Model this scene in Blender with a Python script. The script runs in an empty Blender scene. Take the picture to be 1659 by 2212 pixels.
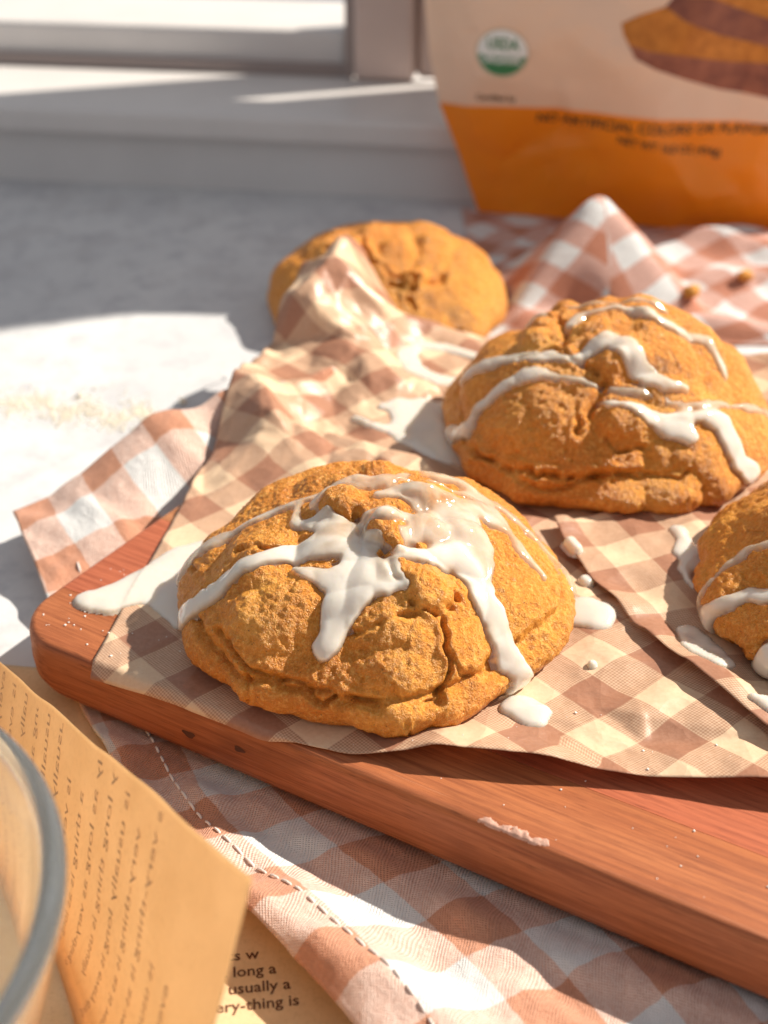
import bpy, bmesh, math, random
import numpy as np
from mathutils import Vector, geometry
from mathutils.bvhtree import BVHTree

# ------------------------------------------------------------------ camera, world, lamps, exposure
CM = 0.01                                   # everything below is written in centimetres
SC = bpy.context.scene
COL = SC.collection
PITCH = math.radians(31.0)
CAMZ = 20.3
FPX = 2958.0                                # focal length in layout pixels (layout sheet 1659 x 2212)

cam_d = bpy.data.cameras.new("camera")
cam_d.sensor_fit = 'VERTICAL'
cam_d.sensor_height = 36.0
cam_d.lens = 36.0 * FPX / 2212.0
cam_d.clip_start = 0.01
cam_d.clip_end = 60.0
cam_d.dof.use_dof = True
cam_d.dof.focus_distance = 0.284
cam_d.dof.aperture_fstop = 13.5
cam = bpy.data.objects.new("camera", cam_d)
COL.objects.link(cam)
cam.location = (0, 0, CAMZ * CM)
cam.rotation_euler = (math.radians(90) - PITCH, 0, 0)
SC.camera = cam

world = bpy.data.worlds.new("World")
SC.world = world
world.use_nodes = True
wb = world.node_tree.nodes["Background"]
wb.inputs[0].default_value = (0.94, 0.95, 1.0, 1)
wb.inputs[1].default_value = 0.37

SUN_AZ = math.radians(20.5)                   # low morning light from the right, a little from behind
SUN_EL = math.radians(41)
SUN_DIR = Vector((math.cos(SUN_EL) * math.cos(SUN_AZ), math.cos(SUN_EL) * math.sin(SUN_AZ), math.sin(SUN_EL)))
LD = 9.0
sd_ = bpy.data.lights.new("sunlight", 'SPOT')
sd_.energy = 2.1 * 4 * math.pi * math.pi * LD * LD
sd_.color = (1.0, 0.92, 0.80)
sd_.spot_size = math.radians(30)
sd_.spot_blend = 0.0
sd_.shadow_soft_size = 0.06
sl = bpy.data.objects.new("sunlight", sd_)
COL.objects.link(sl)
sl.location = Vector((0.0, 0.35, 0)) + SUN_DIR * LD
sl.rotation_euler = (-SUN_DIR).to_track_quat('-Z', 'Y').to_euler()

SC.view_settings.view_transform = 'Standard'
SC.view_settings.look = 'None'
SC.view_settings.exposure = 0.20
SC.view_settings.gamma = 1.0
SC.render.engine = 'CYCLES'
SC.cycles.use_denoising = True
SC.cycles.max_bounces = 24
SC.cycles.transmission_bounces = 24
SC.cycles.glossy_bounces = 12
SC.cycles.diffuse_bounces = 5
SC.cycles.transparent_max_bounces = 12
SC.cycles.sample_clamp_indirect = 6.0

# ------------------------------------------------------------------ small helpers
F = np.array([0, math.cos(PITCH), -math.sin(PITCH)])
U = np.array([0, math.sin(PITCH), math.cos(PITCH)])
CAM = np.array([0, 0, CAMZ])


def ray(px, py):
    return F + np.array([1.0, 0, 0]) * ((px - 829.5) / FPX) + U * ((1106 - py) / FPX)


def atz(px, py, z):
    d = ray(px, py)
    return CAM + d * ((z - CAMZ) / d[2])


def aty(px, py, y):
    d = ray(px, py)
    return CAM + d * (y / d[1])


# coordinates read off enlarged crops of the layout
def R3(x, y): return 329 + .6283 * x, 960 + .6283 * y
def R4(x, y): return 740.5 + .5535 * x, 631 + .5535 * y
def R5(x, y): return .372 * x, 768 + .372 * y
def R6(x, y): return .43 * x, 1371.4 + .43 * y
def R8(x, y): return 1152 + .3348 * x, 1069.7 + .3348 * y


def _hash(ix, iy, iz, seed):
    h = (ix.astype(np.int64) * 374761393 + iy.astype(np.int64) * 668265263 + iz.astype(np.int64) * 2147483647 + seed * 1274126177) & 0xFFFFFFFF
    h = ((h ^ (h >> 13)) * 1274126177) & 0xFFFFFFFF
    h = ((h ^ (h >> 16)) * 2246822519) & 0xFFFFFFFF
    return ((h ^ (h >> 15)) & 0xFFFFFF) / float(0xFFFFFF) * 2 - 1


def vn(P, f=1.0, seed=0):
    """smooth value noise, about -1..1"""
    P = np.asarray(P, float) * f
    if P.shape[-1] == 2:
        P = np.concatenate([P, np.zeros(P.shape[:-1] + (1,))], -1)
    i = np.floor(P).astype(np.int64)
    t = P - i
    t = t * t * t * (t * (t * 6 - 15) + 10)
    out = 0
    for dx in (0, 1):
        wx = t[..., 0] if dx else 1 - t[..., 0]
        for dy in (0, 1):
            wy = t[..., 1] if dy else 1 - t[..., 1]
            for dz in (0, 1):
                wz = t[..., 2] if dz else 1 - t[..., 2]
                out = out + wx * wy * wz * _hash(i[..., 0] + dx, i[..., 1] + dy, i[..., 2] + dz, seed)
    return out * 1.35


def sstep(a, b, x):
    t = np.clip((x - a) / (b - a), 0, 1)
    return t * t * (3 - 2 * t)


def props(o, label=None, cat=None, kind=None, group=None):
    if label: o["label"] = label
    if cat: o["category"] = cat
    if kind: o["kind"] = kind
    if group: o["group"] = group
    return o


def empty(name, loc=(0, 0, 0), **k):
    o = bpy.data.objects.new(name, None)
    o.empty_display_size = 0.01
    o.location = Vector(loc) * CM
    COL.objects.link(o)
    return props(o, **k)


def mesh_np(name, V, faces, mat, parent=None, smooth=True, uv=None, attr=None, **k):
    """V in cm (world); faces: int array (m,3|4) or list of lists. The origin goes to the middle of the base."""
    V = np.asarray(V, float)
    org = np.array([(V[:, 0].min() + V[:, 0].max()) / 2, (V[:, 1].min() + V[:, 1].max()) / 2, V[:, 2].min()])
    me = bpy.data.meshes.new(name)
    L = (V - org) * CM
    if isinstance(faces, np.ndarray):
        m, c = faces.shape
        me.vertices.add(len(L)); me.vertices.foreach_set("co", L.ravel())
        me.loops.add(m * c); me.loops.foreach_set("vertex_index", faces.ravel().astype(np.int32))
        me.polygons.add(m)
        me.polygons.foreach_set("loop_start", np.arange(0, m * c, c, dtype=np.int32))
        me.update(calc_edges=True)
    else:
        me.from_pydata([tuple(p) for p in L], [], faces)
    if smooth:
        me.polygons.foreach_set("use_smooth", np.ones(len(me.polygons), bool))
    if uv is not None:
        lay = me.uv_layers.new(name="UVMap")
        idx = np.zeros(len(me.loops), np.int32)
        me.loops.foreach_get("vertex_index", idx)
        lay.data.foreach_set("uv", np.asarray(uv, float)[idx].ravel())
    if attr:
        for an, av in attr.items():
            a = me.attributes.new(an, 'FLOAT', 'POINT')
            a.data.foreach_set("value", np.asarray(av, np.float32))
    me.update()
    if mat: me.materials.append(mat)
    o = bpy.data.objects.new(name, me)
    COL.objects.link(o)
    o.location = Vector(org) * CM
    if parent is not None:
        o.parent = parent
        pw = parent.location.copy()
        pp = parent.parent
        while pp is not None:
            pw += pp.location; pp = pp.parent
        o.location = Vector(org) * CM - pw
    return props(o, **k)


def grid_faces(n1, n2, wrap=False):
    """vertex (i,j) = i*n2+j ; quads"""
    i = np.arange(n1 - 1)[:, None]
    j = np.arange(n2 if wrap else n2 - 1)[None, :]
    j2 = (j + 1) % n2
    return np.stack([i * n2 + j, (i + 1) * n2 + j, (i + 1) * n2 + j2, i * n2 + j2], -1).reshape(-1, 4)


def box_vf(x0, x1, y0, y1, z0, z1):
    v = [(x, y, z) for z in (z0, z1) for y in (y0, y1) for x in (x0, x1)]
    f = [(0, 2, 3, 1), (4, 5, 7, 6), (0, 1, 5, 4), (2, 6, 7, 3), (0, 4, 6, 2), (1, 3, 7, 5)]
    return v, f


def bevel_box(name, x0, x1, y0, y1, z0, z1, mat, parent=None, rot=None, bev=0.15, **k):
    v, f = box_vf(x0, x1, y0, y1, z0, z1)
    v = np.array(v, float)
    if rot is not None: v = rot(v)
    o = mesh_np(name, v, f, mat, parent, smooth=False, **k)
    m = o.modifiers.new("bevel", 'BEVEL'); m.width = bev * CM; m.segments = 2
    return o


# ------------------------------------------------------------------ materials
class NT:
    def __init__(s, name):
        s.m = bpy.data.materials.new(name); s.m.use_nodes = True
        s.t = s.m.node_tree; s.t.nodes.clear()
        s.out = s.n('ShaderNodeOutputMaterial')
    def n(s, kind, **kw):
        nd = s.t.nodes.new(kind)
        for k, v in kw.items(): setattr(nd, k, v)
        return nd
    def set(s, sock, v):
        if isinstance(v, bpy.types.NodeSocket): s.t.links.new(v, sock)
        elif isinstance(v, (tuple, list)) and sock.type == 'RGBA': sock.default_value = (*v[:3], 1)
        else: sock.default_value = v
    def math(s, op, a, b=0.0, c=0.0, clamp=False):
        nd = s.n('ShaderNodeMath', operation=op, use_clamp=clamp)
        s.set(nd.inputs[0], a); s.set(nd.inputs[1], b)
        if op in ('MULTIPLY_ADD', 'SMOOTH_MIN', 'WRAP'): s.set(nd.inputs[2], c)
        return nd.outputs[0]
    def mix(s, f, a, b, blend='MIX'):
        nd = s.n('ShaderNodeMix', data_type='RGBA', blend_type=blend)
        s.set(nd.inputs[0], f); s.set(nd.inputs[6], a); s.set(nd.inputs[7], b)
        return nd.outputs[2]
    def fmap(s, v, a, b, c, d):
        nd = s.n('ShaderNodeMapRange'); nd.clamp = True
        s.set(nd.inputs[0], v)
        for i, q in enumerate((a, b, c, d)): nd.inputs[i + 1].default_value = q
        return nd.outputs[0]
    def obj(s, scale=100.0, rot=0.0, sc3=None):
        tc = s.n('ShaderNodeTexCoord'); mp = s.n('ShaderNodeMapping')
        mp.inputs['Rotation'].default_value = (0, 0, rot)
        mp.inputs['Scale'].default_value = sc3 or (scale,) * 3
        s.t.links.new(tc.outputs['Object'], mp.inputs[0])
        return mp.outputs[0]
    def noise(s, vec, scale, detail=3.0, rough=.55, col=False):
        nd = s.n('ShaderNodeTexNoise'); s.set(nd.inputs['Vector'], vec)
        nd.inputs['Scale'].default_value = scale; nd.inputs['Detail'].default_value = detail
        nd.inputs['Roughness'].default_value = rough
        return nd.outputs['Color' if col else 'Fac']
    def bump(s, h, strength=.3, dist=.0005, normal=None):
        nd = s.n('ShaderNodeBump'); nd.inputs['Strength'].default_value = strength
        nd.inputs['Distance'].default_value = dist
        s.set(nd.inputs['Height'], h)
        if normal: s.set(nd.inputs['Normal'], normal)
        return nd.outputs[0]
    def bsdf(s, color=None, rough=.5, normal=None, spec=.5, **kw):
        b = s.n('ShaderNodeBsdfPrincipled')
        if color is not None: s.set(b.inputs['Base Color'], color)
        s.set(b.inputs['Roughness'], rough)
        s.set(b.inputs['Specular IOR Level'], spec)
        if normal is not None: s.set(b.inputs['Normal'], normal)
        for k, v in kw.items(): s.set(b.inputs[k.replace('_', ' ')], v)
        s.b = b
        return b.outputs[0]
    def done(s, sh):
        s.t.links.new(sh, s.out.inputs[0]); return s.m


def uv_xy(n):
    uv = n.n('ShaderNodeUVMap'); sp = n.n('ShaderNodeSeparateXYZ')
    n.t.links.new(uv.outputs[0], sp.inputs[0])
    return uv.outputs[0], sp.outputs[0], sp.outputs[1]


def band(n, x, period):
    """soft square wave 0/1 of given period"""
    w = n.math('FRACT', n.math('DIVIDE', x, period))
    a = n.math('ABSOLUTE', n.math('SUBTRACT', w, .5))
    return n.fmap(a, .245, .255, 1.0, 0.0)


def mat_cookie():
    n = NT("cookie_dough")
    v = n.obj()
    big = n.noise(v, .45, 3, .6)
    mid = n.noise(v, 2.2, 4, .62)
    fine = n.noise(v, 10, 3, .65)
    gr = n.noise(v, 24, 3, .7)
    c = n.mix(n.fmap(big, .36, .64, 0, 1), (.63, .205, .014), (.76, .285, .025))
    c = n.mix(n.fmap(n.noise(v, .33, 2), .50, .64, 0, .35), c, (.60, .30, .050))
    c = n.mix(n.fmap(mid, .46, .72, 0, .6), c, (.60, .205, .018))
    sx = n.n('ShaderNodeSeparateXYZ'); n.set(sx.inputs[0], v)
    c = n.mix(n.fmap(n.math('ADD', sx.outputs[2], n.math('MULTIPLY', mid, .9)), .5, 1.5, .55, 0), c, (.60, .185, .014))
    c = n.mix(n.fmap(n.noise(v, .8, 3), .54, .68, 0, .45), c, (.92, .46, .085))
    c = n.mix(n.fmap(fine, .52, .68, 0, .75), c, (.88, .46, .11))
    c = n.mix(n.fmap(fine, .34, .46, .5, 0), c, (.48, .155, .012))
    c = n.mix(n.fmap(gr, .54, .70, 0, .45), c, (.90, .54, .19))
    c = n.mix(n.fmap(gr, .32, .44, .42, 0), c, (.42, .13, .012))
    vo = n.n('ShaderNodeTexVoronoi'); n.set(vo.inputs['Vector'], v); vo.inputs['Scale'].default_value = 9
    speck = n.math('MULTIPLY', n.fmap(vo.outputs['Distance'], .12, .18, 1, 0), n.fmap(n.noise(v, 4.3, 1), .56, .60, 0, 1))
    c = n.mix(n.math('MULTIPLY', speck, .75), c, (.15, .045, .012))
    vs = n.n('ShaderNodeTexVoronoi'); n.set(vs.inputs['Vector'], v); vs.inputs['Scale'].default_value = 15
    sug = n.math('MULTIPLY', n.fmap(vs.outputs['Distance'], .16, .26, 1, 0), n.fmap(n.noise(v, 1.4, 2), .44, .58, 0, 1))
    c = n.mix(n.math('MULTIPLY', sug, .22), c, (1.0, .68, .28))
    h = n.math('ADD', n.math('MULTIPLY', fine, 1.3), n.math('ADD', n.math('MULTIPLY', gr, .9), n.math('MULTIPLY', sug, .2)))
    nm = n.bump(h, .62, .0012)
    r = n.math('SUBTRACT', n.fmap(gr, .3, .7, .48, .26), n.math('MULTIPLY', sug, .25))
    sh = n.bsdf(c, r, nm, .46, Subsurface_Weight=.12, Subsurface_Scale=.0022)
    n.b.inputs['Subsurface Radius'].default_value = (1, .45, .15)
    return n.done(sh)


def mat_icing():
    n = NT("icing")
    a = n.n('ShaderNodeAttribute', attribute_name='thick')
    v = n.obj()
    th = n.math('ADD', a.outputs['Fac'], n.math('MULTIPLY', n.math('SUBTRACT', n.noise(v, 1.8, 3), .5), .55))
    c = n.mix(n.fmap(th, .15, .85, 0, 1), (.74, .57, .40), (.70, .645, .57))
    nm = n.bump(n.noise(v, 3.0, 2), .08, .001)
    sh = n.bsdf(c, .09, nm, .6, Subsurface_Weight=.6, Subsurface_Scale=.0045, Coat_Weight=.6, Coat_Roughness=.04)
    n.b.inputs['Subsurface Radius'].default_value = (1, .75, .5)
    gl = n.n('ShaderNodeBsdfGlossy'); gl.inputs['Roughness'].default_value = .1; n.set(gl.inputs['Normal'], nm)
    tp = n.n('ShaderNodeBsdfTransparent'); tp.inputs[0].default_value = (1, .97, .92, 1)
    m1 = n.n('ShaderNodeMixShader'); m1.inputs[0].default_value = .06
    n.t.links.new(tp.outputs[0], m1.inputs[1]); n.t.links.new(gl.outputs[0], m1.inputs[2])
    m2 = n.n('ShaderNodeMixShader'); n.set(m2.inputs[0], n.fmap(th, -.05, .72, .24, 1.0))
    n.t.links.new(m1.outputs[0], m2.inputs[1]); n.t.links.new(sh, m2.inputs[2])
    return n.done(m2.outputs[0])


def mat_paper():
    n = NT("checked_waxed_paper")
    uv, x, y = uv_xy(n)
    ca, sa = math.cos(math.radians(-49)), math.sin(math.radians(-49))
    p = n.math('ADD', n.math('MULTIPLY', x, ca), n.math('MULTIPLY', y, sa))
    q = n.math('ADD', n.math('MULTIPLY', x, -sa), n.math('MULTIPLY', y, ca))
    b1, b2 = band(n, p, 2.0), band(n, q, 2.0)
    both = n.math('MULTIPLY', b1, b2)
    one = n.math('SUBTRACT', n.math('ADD', b1, b2), n.math('MULTIPLY', both, 2.0))
    # woven look: fine lines printed in the half tone checks
    h1 = n.math('SINE', n.math('MULTIPLY', p, 2 * math.pi / .062))
    h2 = n.math('SINE', n.math('MULTIPLY', q, 2 * math.pi / .062))
    hat = n.fmap(n.math('ADD', n.math('MULTIPLY', h1, .6), n.math('MULTIPLY', h2, .6)), -.5, .5, .28, .82)
    fib = n.noise(uv, 9, 4, .65)
    base = n.mix(n.fmap(fib, .3, .7, 0, 1), (.82, .60, .395), (.90, .695, .49))
    dark = n.mix(n.fmap(fib, .3, .7, 0, 1), (.43, .205, .125), (.52, .27, .175))
    c = n.mix(n.math('MULTIPLY', one, hat), base, dark)
    c = n.mix(both, c, dark)
    jit = n.n('ShaderNodeMix', data_type='VECTOR'); jit.inputs[0].default_value = .12
    n.set(jit.inputs[4], uv); n.set(jit.inputs[5], n.noise(uv, .9, 2, .5, True))
    v1 = n.n('ShaderNodeTexVoronoi'); n.set(v1.inputs['Vector'], jit.outputs[1]); v1.inputs['Scale'].default_value = .75
    v2 = n.n('ShaderNodeTexVoronoi'); n.set(v2.inputs['Vector'], jit.outputs[1]); v2.inputs['Scale'].default_value = 1.7
    cr = n.math('ADD', n.math('MULTIPLY', v1.outputs['Distance'], 1.0), n.math('MULTIPLY', v2.outputs['Distance'], .38))
    n0 = n.bump(cr, .55, .0028)
    nm = n.bump(n.noise(uv, 16, 3, .6), .12, .0004, n0)
    sh = n.bsdf(c, .38, nm, .45)
    tr = n.n('ShaderNodeBsdfTranslucent'); n.set(tr.inputs[0], c)
    mx = n.n('ShaderNodeMixShader'); mx.inputs[0].default_value = .26
    n.t.links.new(sh, mx.inputs[1]); n.t.links.new(tr.outputs[0], mx.inputs[2])
    return n.done(mx.outputs[0])


def mat_cloth(name, period, k=1.0):
    n = NT(name)
    uv, x, y = uv_xy(n)
    wob = n.math('MULTIPLY', n.math('SUBTRACT', n.noise(uv, 1.6, 3), .5), .16)
    x2 = n.math('ADD', x, wob); y2 = n.math('ADD', y, wob)
    b1, b2 = band(n, x2, period), band(n, y2, period)
    tw = n.math('SINE', n.math('MULTIPLY', n.math('ADD', x, y), 2 * math.pi / .085))
    wx = n.math('SINE', n.math('MULTIPLY', x, 2 * math.pi / .075))
    wy = n.math('SINE', n.math('MULTIPLY', y, 2 * math.pi / .075))
    fz = n.noise(uv, 11, 4, .7)
    weave = n.fmap(n.math('ADD', n.math('MULTIPLY', wx, wy), n.math('MULTIPLY', n.math('SUBTRACT', fz, .5), 3.0)), -1.1, 1.1, 0, 1)
    white = n.mix(fz, (.64, .64, .64), (.78, .775, .76))
    brown = n.mix(n.fmap(fz, .3, .7, 0, 1), (.50 * k, .225 * k * k, .135 * k * k), (.62 * k, .315 * k * k, .205 * k * k))
    half = n.mix(weave, (.58 * k, .32 * k * k, .235 * k * k), (.82 * k, .66 * k * k, .58 * k * k))
    both = n.math('MULTIPLY', b1, b2)
    any_ = n.math('MAXIMUM', b1, b2)
    c = n.mix(any_, white, half)
    c = n.mix(both, c, brown)
    hgt = n.math('ADD', n.math('MULTIPLY', weave, .9), n.math('ADD', n.math('MULTIPLY', tw, .15), n.math('MULTIPLY', n.noise(uv, 3.2, 4), 2.2)))
    nm = n.bump(hgt, .55, .0007)
    sh = n.bsdf(c, .92, nm, .15, Sheen_Weight=.15)
    return n.done(sh)


def mat_wood(seed, c1, c2, c3):
    n = NT("board_wood")
    tc = n.n('ShaderNodeTexCoord')
    geo = n.n('ShaderNodeNewGeometry')
    mp = n.n('ShaderNodeMapping')
    mp.vector_type = 'TEXTURE'
    mp.inputs['Rotation'].default_value = (0, 0, math.radians(-31))
    mp.inputs['Scale'].default_value = (.01,) * 3
    mp.inputs['Location'].default_value = (seed * .37, seed * .11, 0)
    n.t.links.new(geo.outputs['Position'], mp.inputs[0])
    def stretch(sx, sy):
        m2 = n.n('ShaderNodeMapping'); m2.inputs['Scale'].default_value = (sx, sy, sy)
        n.t.links.new(mp.outputs[0], m2.inputs[0]); return m2.outputs[0]
    g1 = n.noise(stretch(.10, 1.6), 1.0, 4, .6)
    g2 = n.noise(stretch(.35, 9), 1.0, 4, .65)
    g3 = n.noise(stretch(1.3, 34), 1.0, 2, .6)
    blot = n.noise(stretch(.25, .5), 1.0, 3, .55)
    c = n.mix(n.fmap(g1, .3, .7, 0, 1), c1, c2)
    c = n.mix(n.fmap(g2, .42, .66, 0, .9), c, tuple(q * .8 for q in c3))
    c = n.mix(n.fmap(blot, .62, .80, 0, .75), c, tuple(q * .38 for q in c3))
    c = n.mix(n.fmap(g3, .60, .72, 0, .75), c, tuple(q * .45 for q in c3))
    m3 = n.n('ShaderNodeMapping'); m3.inputs['Rotation'].default_value = (0, 0, 1.9); m3.inputs['Scale'].default_value = (.3, 13, 13)
    n.t.links.new(mp.outputs[0], m3.inputs[0])
    scr = n.math('MULTIPLY', n.fmap(n.noise(m3.outputs[0], 1.0, 2, .5), .70, .74, 0, 1), n.fmap(n.noise(mp.outputs[0], .5, 2), .5, .6, 0, 1))
    c = n.mix(n.math('MULTIPLY', scr, .35), c, (.70, .38, .24))
    nm = n.bump(n.math('SUBTRACT', n.math('ADD', g3, n.math('MULTIPLY', g2, .6)), n.math('MULTIPLY', scr, .8)), .22, .0006)
    sh = n.bsdf(c, n.fmap(g2, .3, .7, .42, .60), nm, .35)
    return n.done(sh)


def mat_simple(name, col, rough=.6, var=.0, nscale=1.0, bump=0.0, bscale=8.0, spec=.4, col2=None, **kw):
    n = NT(name); v = n.obj()
    c = col
    if var or col2:
        f = n.noise(v, nscale, 5, .6)
        c = n.mix(n.fmap(f, .3, .7, 0, 1), tuple(q * (1 - var) for q in col) if not col2 else col, tuple(min(1, q * (1 + var)) for q in col) if not col2 else col2)
    nm = n.bump(n.noise(v, bscale, 3), bump, .0006) if bump else None
    return n.done(n.bsdf(c, rough, nm, spec, **kw))


def mat_counter():
    n = NT("mottled_countertop"); v = n.obj()
    a = n.noise(v, .16, 5, .62); b = n.noise(v, .9, 5, .65); g = n.noise(v, 6, 3, .6)
    c = n.mix(n.fmap(a, .3, .7, 0, 1), (.55, .555, .57), (.67, .67, .67))
    c = n.mix(n.fmap(b, .50, .70, 0, .65), c, (.42, .42, .45))
    c = n.mix(n.fmap(n.noise(v, .38, 4, .7), .52, .66, 0, .5), c, (.46, .45, .46))
    c = n.mix(n.fmap(g, .58, .75, 0, .25), c, (.50, .49, .48))
    nm = n.bump(g, .08, .0005)
    return n.done(n.bsdf(c, n.fmap(b, .3, .7, .5, .65), nm, .2))


def mat_kraft(share=.68):
    n = NT("kraft_paper"); v = n.obj()
    a = n.noise(v, .9, 4, .6); f = n.noise(v, 9, 4, .7)
    c = n.mix(n.fmap(a, .3, .7, 0, 1), (.74, .51, .285), (.84, .61, .37))
    c = n.mix(n.fmap(f, .5, .75, 0, .5), c, (.55, .36, .19))
    sh = n.bsdf(c, .75, n.bump(f, .2, .0004), .2)
    tr = n.n('ShaderNodeBsdfTranslucent'); n.set(tr.inputs[0], n.mix(.6, c, (1.0, .80, .54)))
    mx = n.n('ShaderNodeMixShader'); mx.inputs[0].default_value = share
    n.t.links.new(sh, mx.inputs[1]); n.t.links.new(tr.outputs[0], mx.inputs[2])
    return n.done(mx.outputs[0])


def mat_pouch():
    n = NT("pouch_film")
    uv, x, y = uv_xy(n)       # x, z on the pouch in cm
    edge = n.math('SUBTRACT', y, n.math('ADD', 4.62, n.math('MULTIPLY', n.math('POWER', n.math('SUBTRACT', 1.0, n.math('POWER', n.math('DIVIDE', n.math('SUBTRACT', x, 10.5), 11.0), 2.0)), 1.0), .42)))
    f = n.fmap(edge, -.04, .04, 0, 1)
    c = n.mix(f, (1.0, .35, .020), (.96, .77, .60))
    sh = n.bsdf(c, .30, n.bump(n.noise(uv, .45, 3), .55, .006), .5)
    tr = n.n('ShaderNodeBsdfTranslucent'); n.set(tr.inputs[0], c)
    mx = n.n('ShaderNodeMixShader'); mx.inputs[0].default_value = .35
    n.t.links.new(sh, mx.inputs[1]); n.t.links.new(tr.outputs[0], mx.inputs[2])
    return n.done(mx.outputs[0])


def mat_glass():
    n = NT("clear_glass")
    sh = n.bsdf((.95, .985, .99), .01, None, .5, Transmission_Weight=.96, IOR=1.45)
    return n.done(sh)


M_COOKIE, M_ICE, M_PAPER = mat_cookie(), mat_icing(), mat_paper()
M_TOWEL, M_NAPKIN = mat_cloth("gingham_towel_cloth", 2.5), mat_cloth("gingham_napkin_cloth", 2.5, .86)
M_COUNTER, M_KRAFT, M_POUCH, M_GLASS = mat_counter(), mat_kraft(), mat_pouch(), mat_glass()
M_FRAME = mat_simple("white_window_paint", (.66, .63, .61), .38, .04, .3, spec=.45)
M_STILE = mat_simple("window_jamb_pouch_tint", (.60, .48, .43), .45, .05, .3)  # white jamb browned: light bounced off the pouch is put into the colour
M_WALL = mat_simple("pale_wall_paint", (.66, .64, .625), .7, .04, .25, .08, 5)
M_GASKET = mat_simple("dark_rubber_gasket", (.34, .28, .26), .8)
M_INK = mat_simple("brown_print_ink", (.12, .045, .020), .8, .15, 6)
M_INK2 = mat_simple("dark_print_ink", (.085, .050, .022), .6)
M_THREAD = mat_simple("pale_thread", (.82, .76, .72), .9, .1, 8)
M_FLOUR = mat_simple("flour_crumbs", (.80, .73, .60), .95, .12, 3)
M_KNOT = mat_simple("dark_wood_knot", (.10, .035, .018), .6, .3, 6)
M_SUGAR = mat_simple("sugar_specks", (.85, .80, .74), .5)
M_CRUMB = mat_simple("cookie_crumb", (.62, .27, .05), .8, .25, 4, .6, 9)
M_SMEAR = mat_simple("dried_icing", (.56, .33, .25), .55, .2, 4, .5, 7, spec=.4)

# ------------------------------------------------------------------ setting: countertop, wall, window
WA = math.radians(-8.6)
WO = np.array([-8.35, 63.55])


def wrot(v):
    """window coordinates (along wall, outwards, up) -> world"""
    v = np.asarray(v, float).copy()
    c, s = math.cos(WA), math.sin(WA)
    x, y = v[:, 0].copy(), v[:, 1].copy()
    v[:, 0] = WO[0] + c * x - s * y
    v[:, 1] = WO[1] + s * x + c * y
    return v


top_v, top_f = box_vf(-160, 160, -60, 64.4, -4, 0)
v = np.array(top_v)
# back edge follows the wall
for i in range(len(v)):
    if v[i, 1] > 0: v[i, 1] = WO[1] + math.tan(WA) * (v[i, 0] - WO[0]) + .6
mesh_np("countertop", v, top_f, M_COUNTER, smooth=False, kind="structure")
# wall under the sill
bevel_box("wall_below_window", -150, 170, 0, 14, -3, 2.45, M_WALL, rot=wrot, bev=.08, kind="structure")
win = empty("window", (-8, 70, 2.5), kind="structure")
bevel_box("window_sill", -150, 170, -.75, 7.4, 2.5, 3.65, M_FRAME, win, wrot, .22)
bevel_box("gasket", -150, 5.43, 7.4, 7.9, 2.5, 4.2, M_GASKET, win, wrot, .05)
bevel_box("bottom_rail", -150, 5.43, 7.9, 15.5, 2.5, 5.75, M_FRAME, win, wrot, .3)
bevel_box("gasket", 5.45, 5.85, 6.95, 9.4, 3.7, 150, M_GASKET, win, wrot, .04)
bevel_box("stile", 5.9, 8.9, 6.6, 9.2, 3.67, 150, M_STILE, win, wrot, .25)
bevel_box("stile", 8.95, 11.4, 7.4, 9.2, 3.67, 150, M_STILE, win, wrot, .25)
bevel_box("bottom_rail", 11.5, 19.0, 9.0, 12.0, 3.67, 5.0, M_FRAME, win, wrot, .2)
bevel_box("sun_block_rail", 11.45, 18.95, 7.4, 9.2, 17, 150, M_FRAME, win, wrot, .2)  # unseen, added to stop a strip of sun reaching the counter
bevel_box("shade_pier", 19, 44, 7.3, 10.5, 3.67, 150, M_WALL, rot=wrot, bev=.2, kind="structure")  # added pier out of view, shades the counter at back left
bevel_box("top_rail", -150, 260, 6.6, 12, 150.1, 164, M_FRAME, win, wrot, .2)

# ------------------------------------------------------------------ cutting board
BC = np.array([-8.76, 25.40])
BA = math.radians(-31)
EL = np.array([math.cos(BA), math.sin(BA)])
EW = np.array([-math.sin(BA), math.cos(BA)])
BTOP, BBOT = 2.0, .34


def board_w(x, y):
    return (x - BC[0]) * EW[0] + (y - BC[1]) * EW[1]


def board_l(x, y):
    return (x - BC[0]) * EL[0] + (y - BC[1]) * EL[1]


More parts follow.
